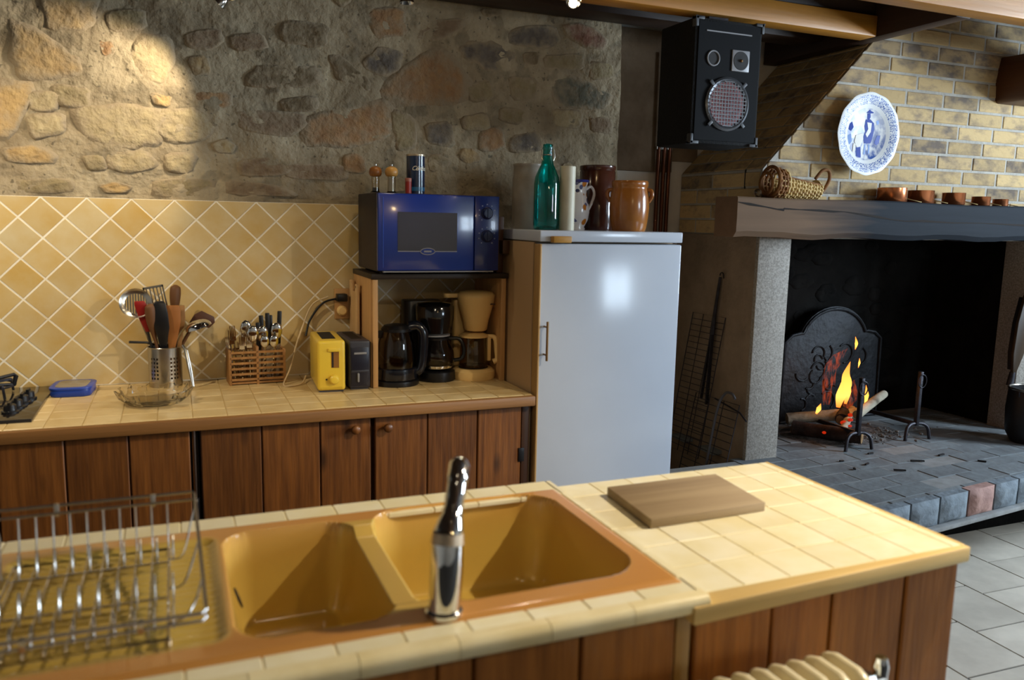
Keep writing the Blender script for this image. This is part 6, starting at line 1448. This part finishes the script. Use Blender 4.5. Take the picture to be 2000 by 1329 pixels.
for (x, y) in ((XL+0.02, 1.50), (XR-0.045, 1.50), (XL+0.02, 1.165), (XR-0.045, 1.165)):
    part('foot', MB().lathe([(0.005, 0), (0.005, 0.014)], 10, (x, y, 0.8955)), m_wire, dk)
for x in (-0.20, -0.05): part('rail_clip', MB().bar((x, 1.518, 0.984), (x, 1.5205, 1.006), 0.008, 0.006), m_wire, dk, bevel=0.001)
for x in (-0.20, -0.06): part('rail_clip', MB().bar((x, 1.1475, 0.932), (x, 1.145, 0.953), 0.008, 0.006), m_wire, dk, bevel=0.001)
# chopping board
cbp = [(0.889, 1.556), (0.874, 1.346), (1.166, 1.352), (1.186, 1.557)]
single('chopping_board', MB().prism(cbp, 0.8855, 0.9055), wood('chopping_wood', '#a08a69', '#856e50', axis='x', scale=4, rand=0.02, rough=0.7), 'brown wooden chopping board lying on the tiled island', 'board', bevel=0.002)
# radiator
m_rad = mat('radiator_enamel', '#ddd0ac', rough=0.3, coat=0.3)
ra = thing('radiator', 'cream cast iron column radiator in front of the island', 'radiator', (0.9, 0.95, 0))
for i in range(12):
    x = 1.012-i*0.0375
    sec = [(0.895, 0.12), (1.005, 0.12), (1.012, 0.15), (1.012, 0.75), (1.000, 0.775), (0.975, 0.785), (0.925, 0.785), (0.900, 0.775), (0.888, 0.75), (0.888, 0.15)]
    s_ = part('section', MB().prism(sec, x-0.0075, x+0.0075, YZ()), m_rad, ra, bevel=0.005, seg=2)
    part('column_ridge', MB().tube([(x, 0.886, 0.16), (x, 0.886, 0.745)], 0.010, 8), m_rad, s_, sharp=60)
    part('column_ridge', MB().tube([(x, 1.014, 0.16), (x, 1.014, 0.745)], 0.010, 8), m_rad, s_, sharp=60)
part('top_pipe', MB().tube([(0.57, 0.95, 0.735), (1.045, 0.95, 0.735)], 0.026, 16), m_rad, ra)
part('bottom_pipe', MB().tube([(0.57, 0.95, 0.16), (1.045, 0.95, 0.16)], 0.026, 16), m_rad, ra)
vb = part('valve', MB().tube([(1.045, 0.95, 0.735), (1.075, 0.95, 0.735), (1.095, 0.95, 0.735)], [0.018, .016, .014], 14), m_chrome, ra)
part('valve_nut', MB().tube([(1.055, 0.95, 0.735), (1.068, 0.95, 0.735)], 0.020, 6), m_chrome, vb)
part('valve_head', MB().tube([(1.09, 0.95, 0.735), (1.09, 0.95, 0.76), (1.09, 0.95, 0.775)], [0.012, .014, .010], 12), m_chrome, vb)
part('supply_pipe', MB().tube([(1.095, 0.95, 0.735), (1.105, 0.95, 0.72), (1.108, 0.95, 0.0)], 0.009, 10), m_rad, vb)
for x in (0.6, 1.012): part('foot', MB().box(x-0.012, 0.91, 0, x+0.012, 0.99, 0.13), m_rad, ra)

# ================================================================== HALOGEN SPOTS
m_bulb = mat('halogen_bulb', '#fff2d8', emit=30, emitc='#ffe2b0')
m_bulb_off = mat('halogen_bulb_dim', '#efe6d2', emit=0.5, emitc='#ffe2b0', rough=0.2)
def halogen(loc, target, label, lit=True, curl=True):
    loc = Vector(loc); d_ = (Vector(target)-loc).normalized()
    t = thing('halogen_spot', label, 'lamp', tuple(loc), group='halogen wire spots')
    q = Matrix.Translation(loc) @ Vector((0, 0, 1)).rotation_difference(d_).to_matrix().to_4x4()
    part('reflector', MB().lathe([(0.006, -0.034), (0.012, -0.030), (0.020, -0.016), (0.025, 0.0), (0.0235, 0.0), (0.018, -0.015), (0.010, -0.028), (0.004, -0.031)], 24, M=q, close=True), m_chrome, t, sharp=60)
    part('bulb', MB().sphere((0, 0, -0.017), 0.007, 10, M=q), m_bulb if lit else m_bulb_off, t)
    b = q @ Vector((0, 0, -0.034))
    part('stem', MB().tube([b, b+Vector((0, 0, 0.05)), Vector((b.x, b.y, 2.655))], 0.0022, 6), m_chrome, t)
    if curl: part('wire_tail', MB().tube(spline([b+Vector((0.045, 0, 0.03)), b+Vector((0.03, 0, 0.0)), b+Vector((0.005, 0, -0.012)), b+Vector((-0.02, 0, -0.006)), b+Vector((-0.032, 0, -0.014))], 5), 0.0018, 6), m_chrome, t)
    return t
halogen((0.168, 2.945, 2.178), (-0.42, 3.22, 1.62), 'halogen spot with curled wire near the stone wall, turned to the left')
halogen((-0.75, 2.45, 2.225), (-0.70, 3.05, 1.1), 'halogen spot over the hob beyond the left edge')
halogen((0.757, 2.80, 2.215), (0.80, 2.75, 0.9), 'dim halogen spot in front of the middle of the stone wall', lit=False)
halogen((1.232, 2.50, 2.208), (0.55, 1.2, 0.9), 'blazing halogen spot under the dark beam, facing the room')
halogen((0.30, 0.55, 2.21), (0.55, 2.70, 0.8), 'added fill halogen hanging out of view over the radiator')
halogen((0.95, -0.55, 2.21), (0.9, 1.0, 0.8), 'added fill halogen hanging unseen behind the viewer')
halogen((2.70, 1.45, 2.21), (3.2, 2.0, 1.0), 'added halogen out of view before the fireplace hood, warming the pine beam')
halogen((1.95, 0.98, 2.21), (0.75, 1.30, 0.9), 'halogen spot above the right end of the island')
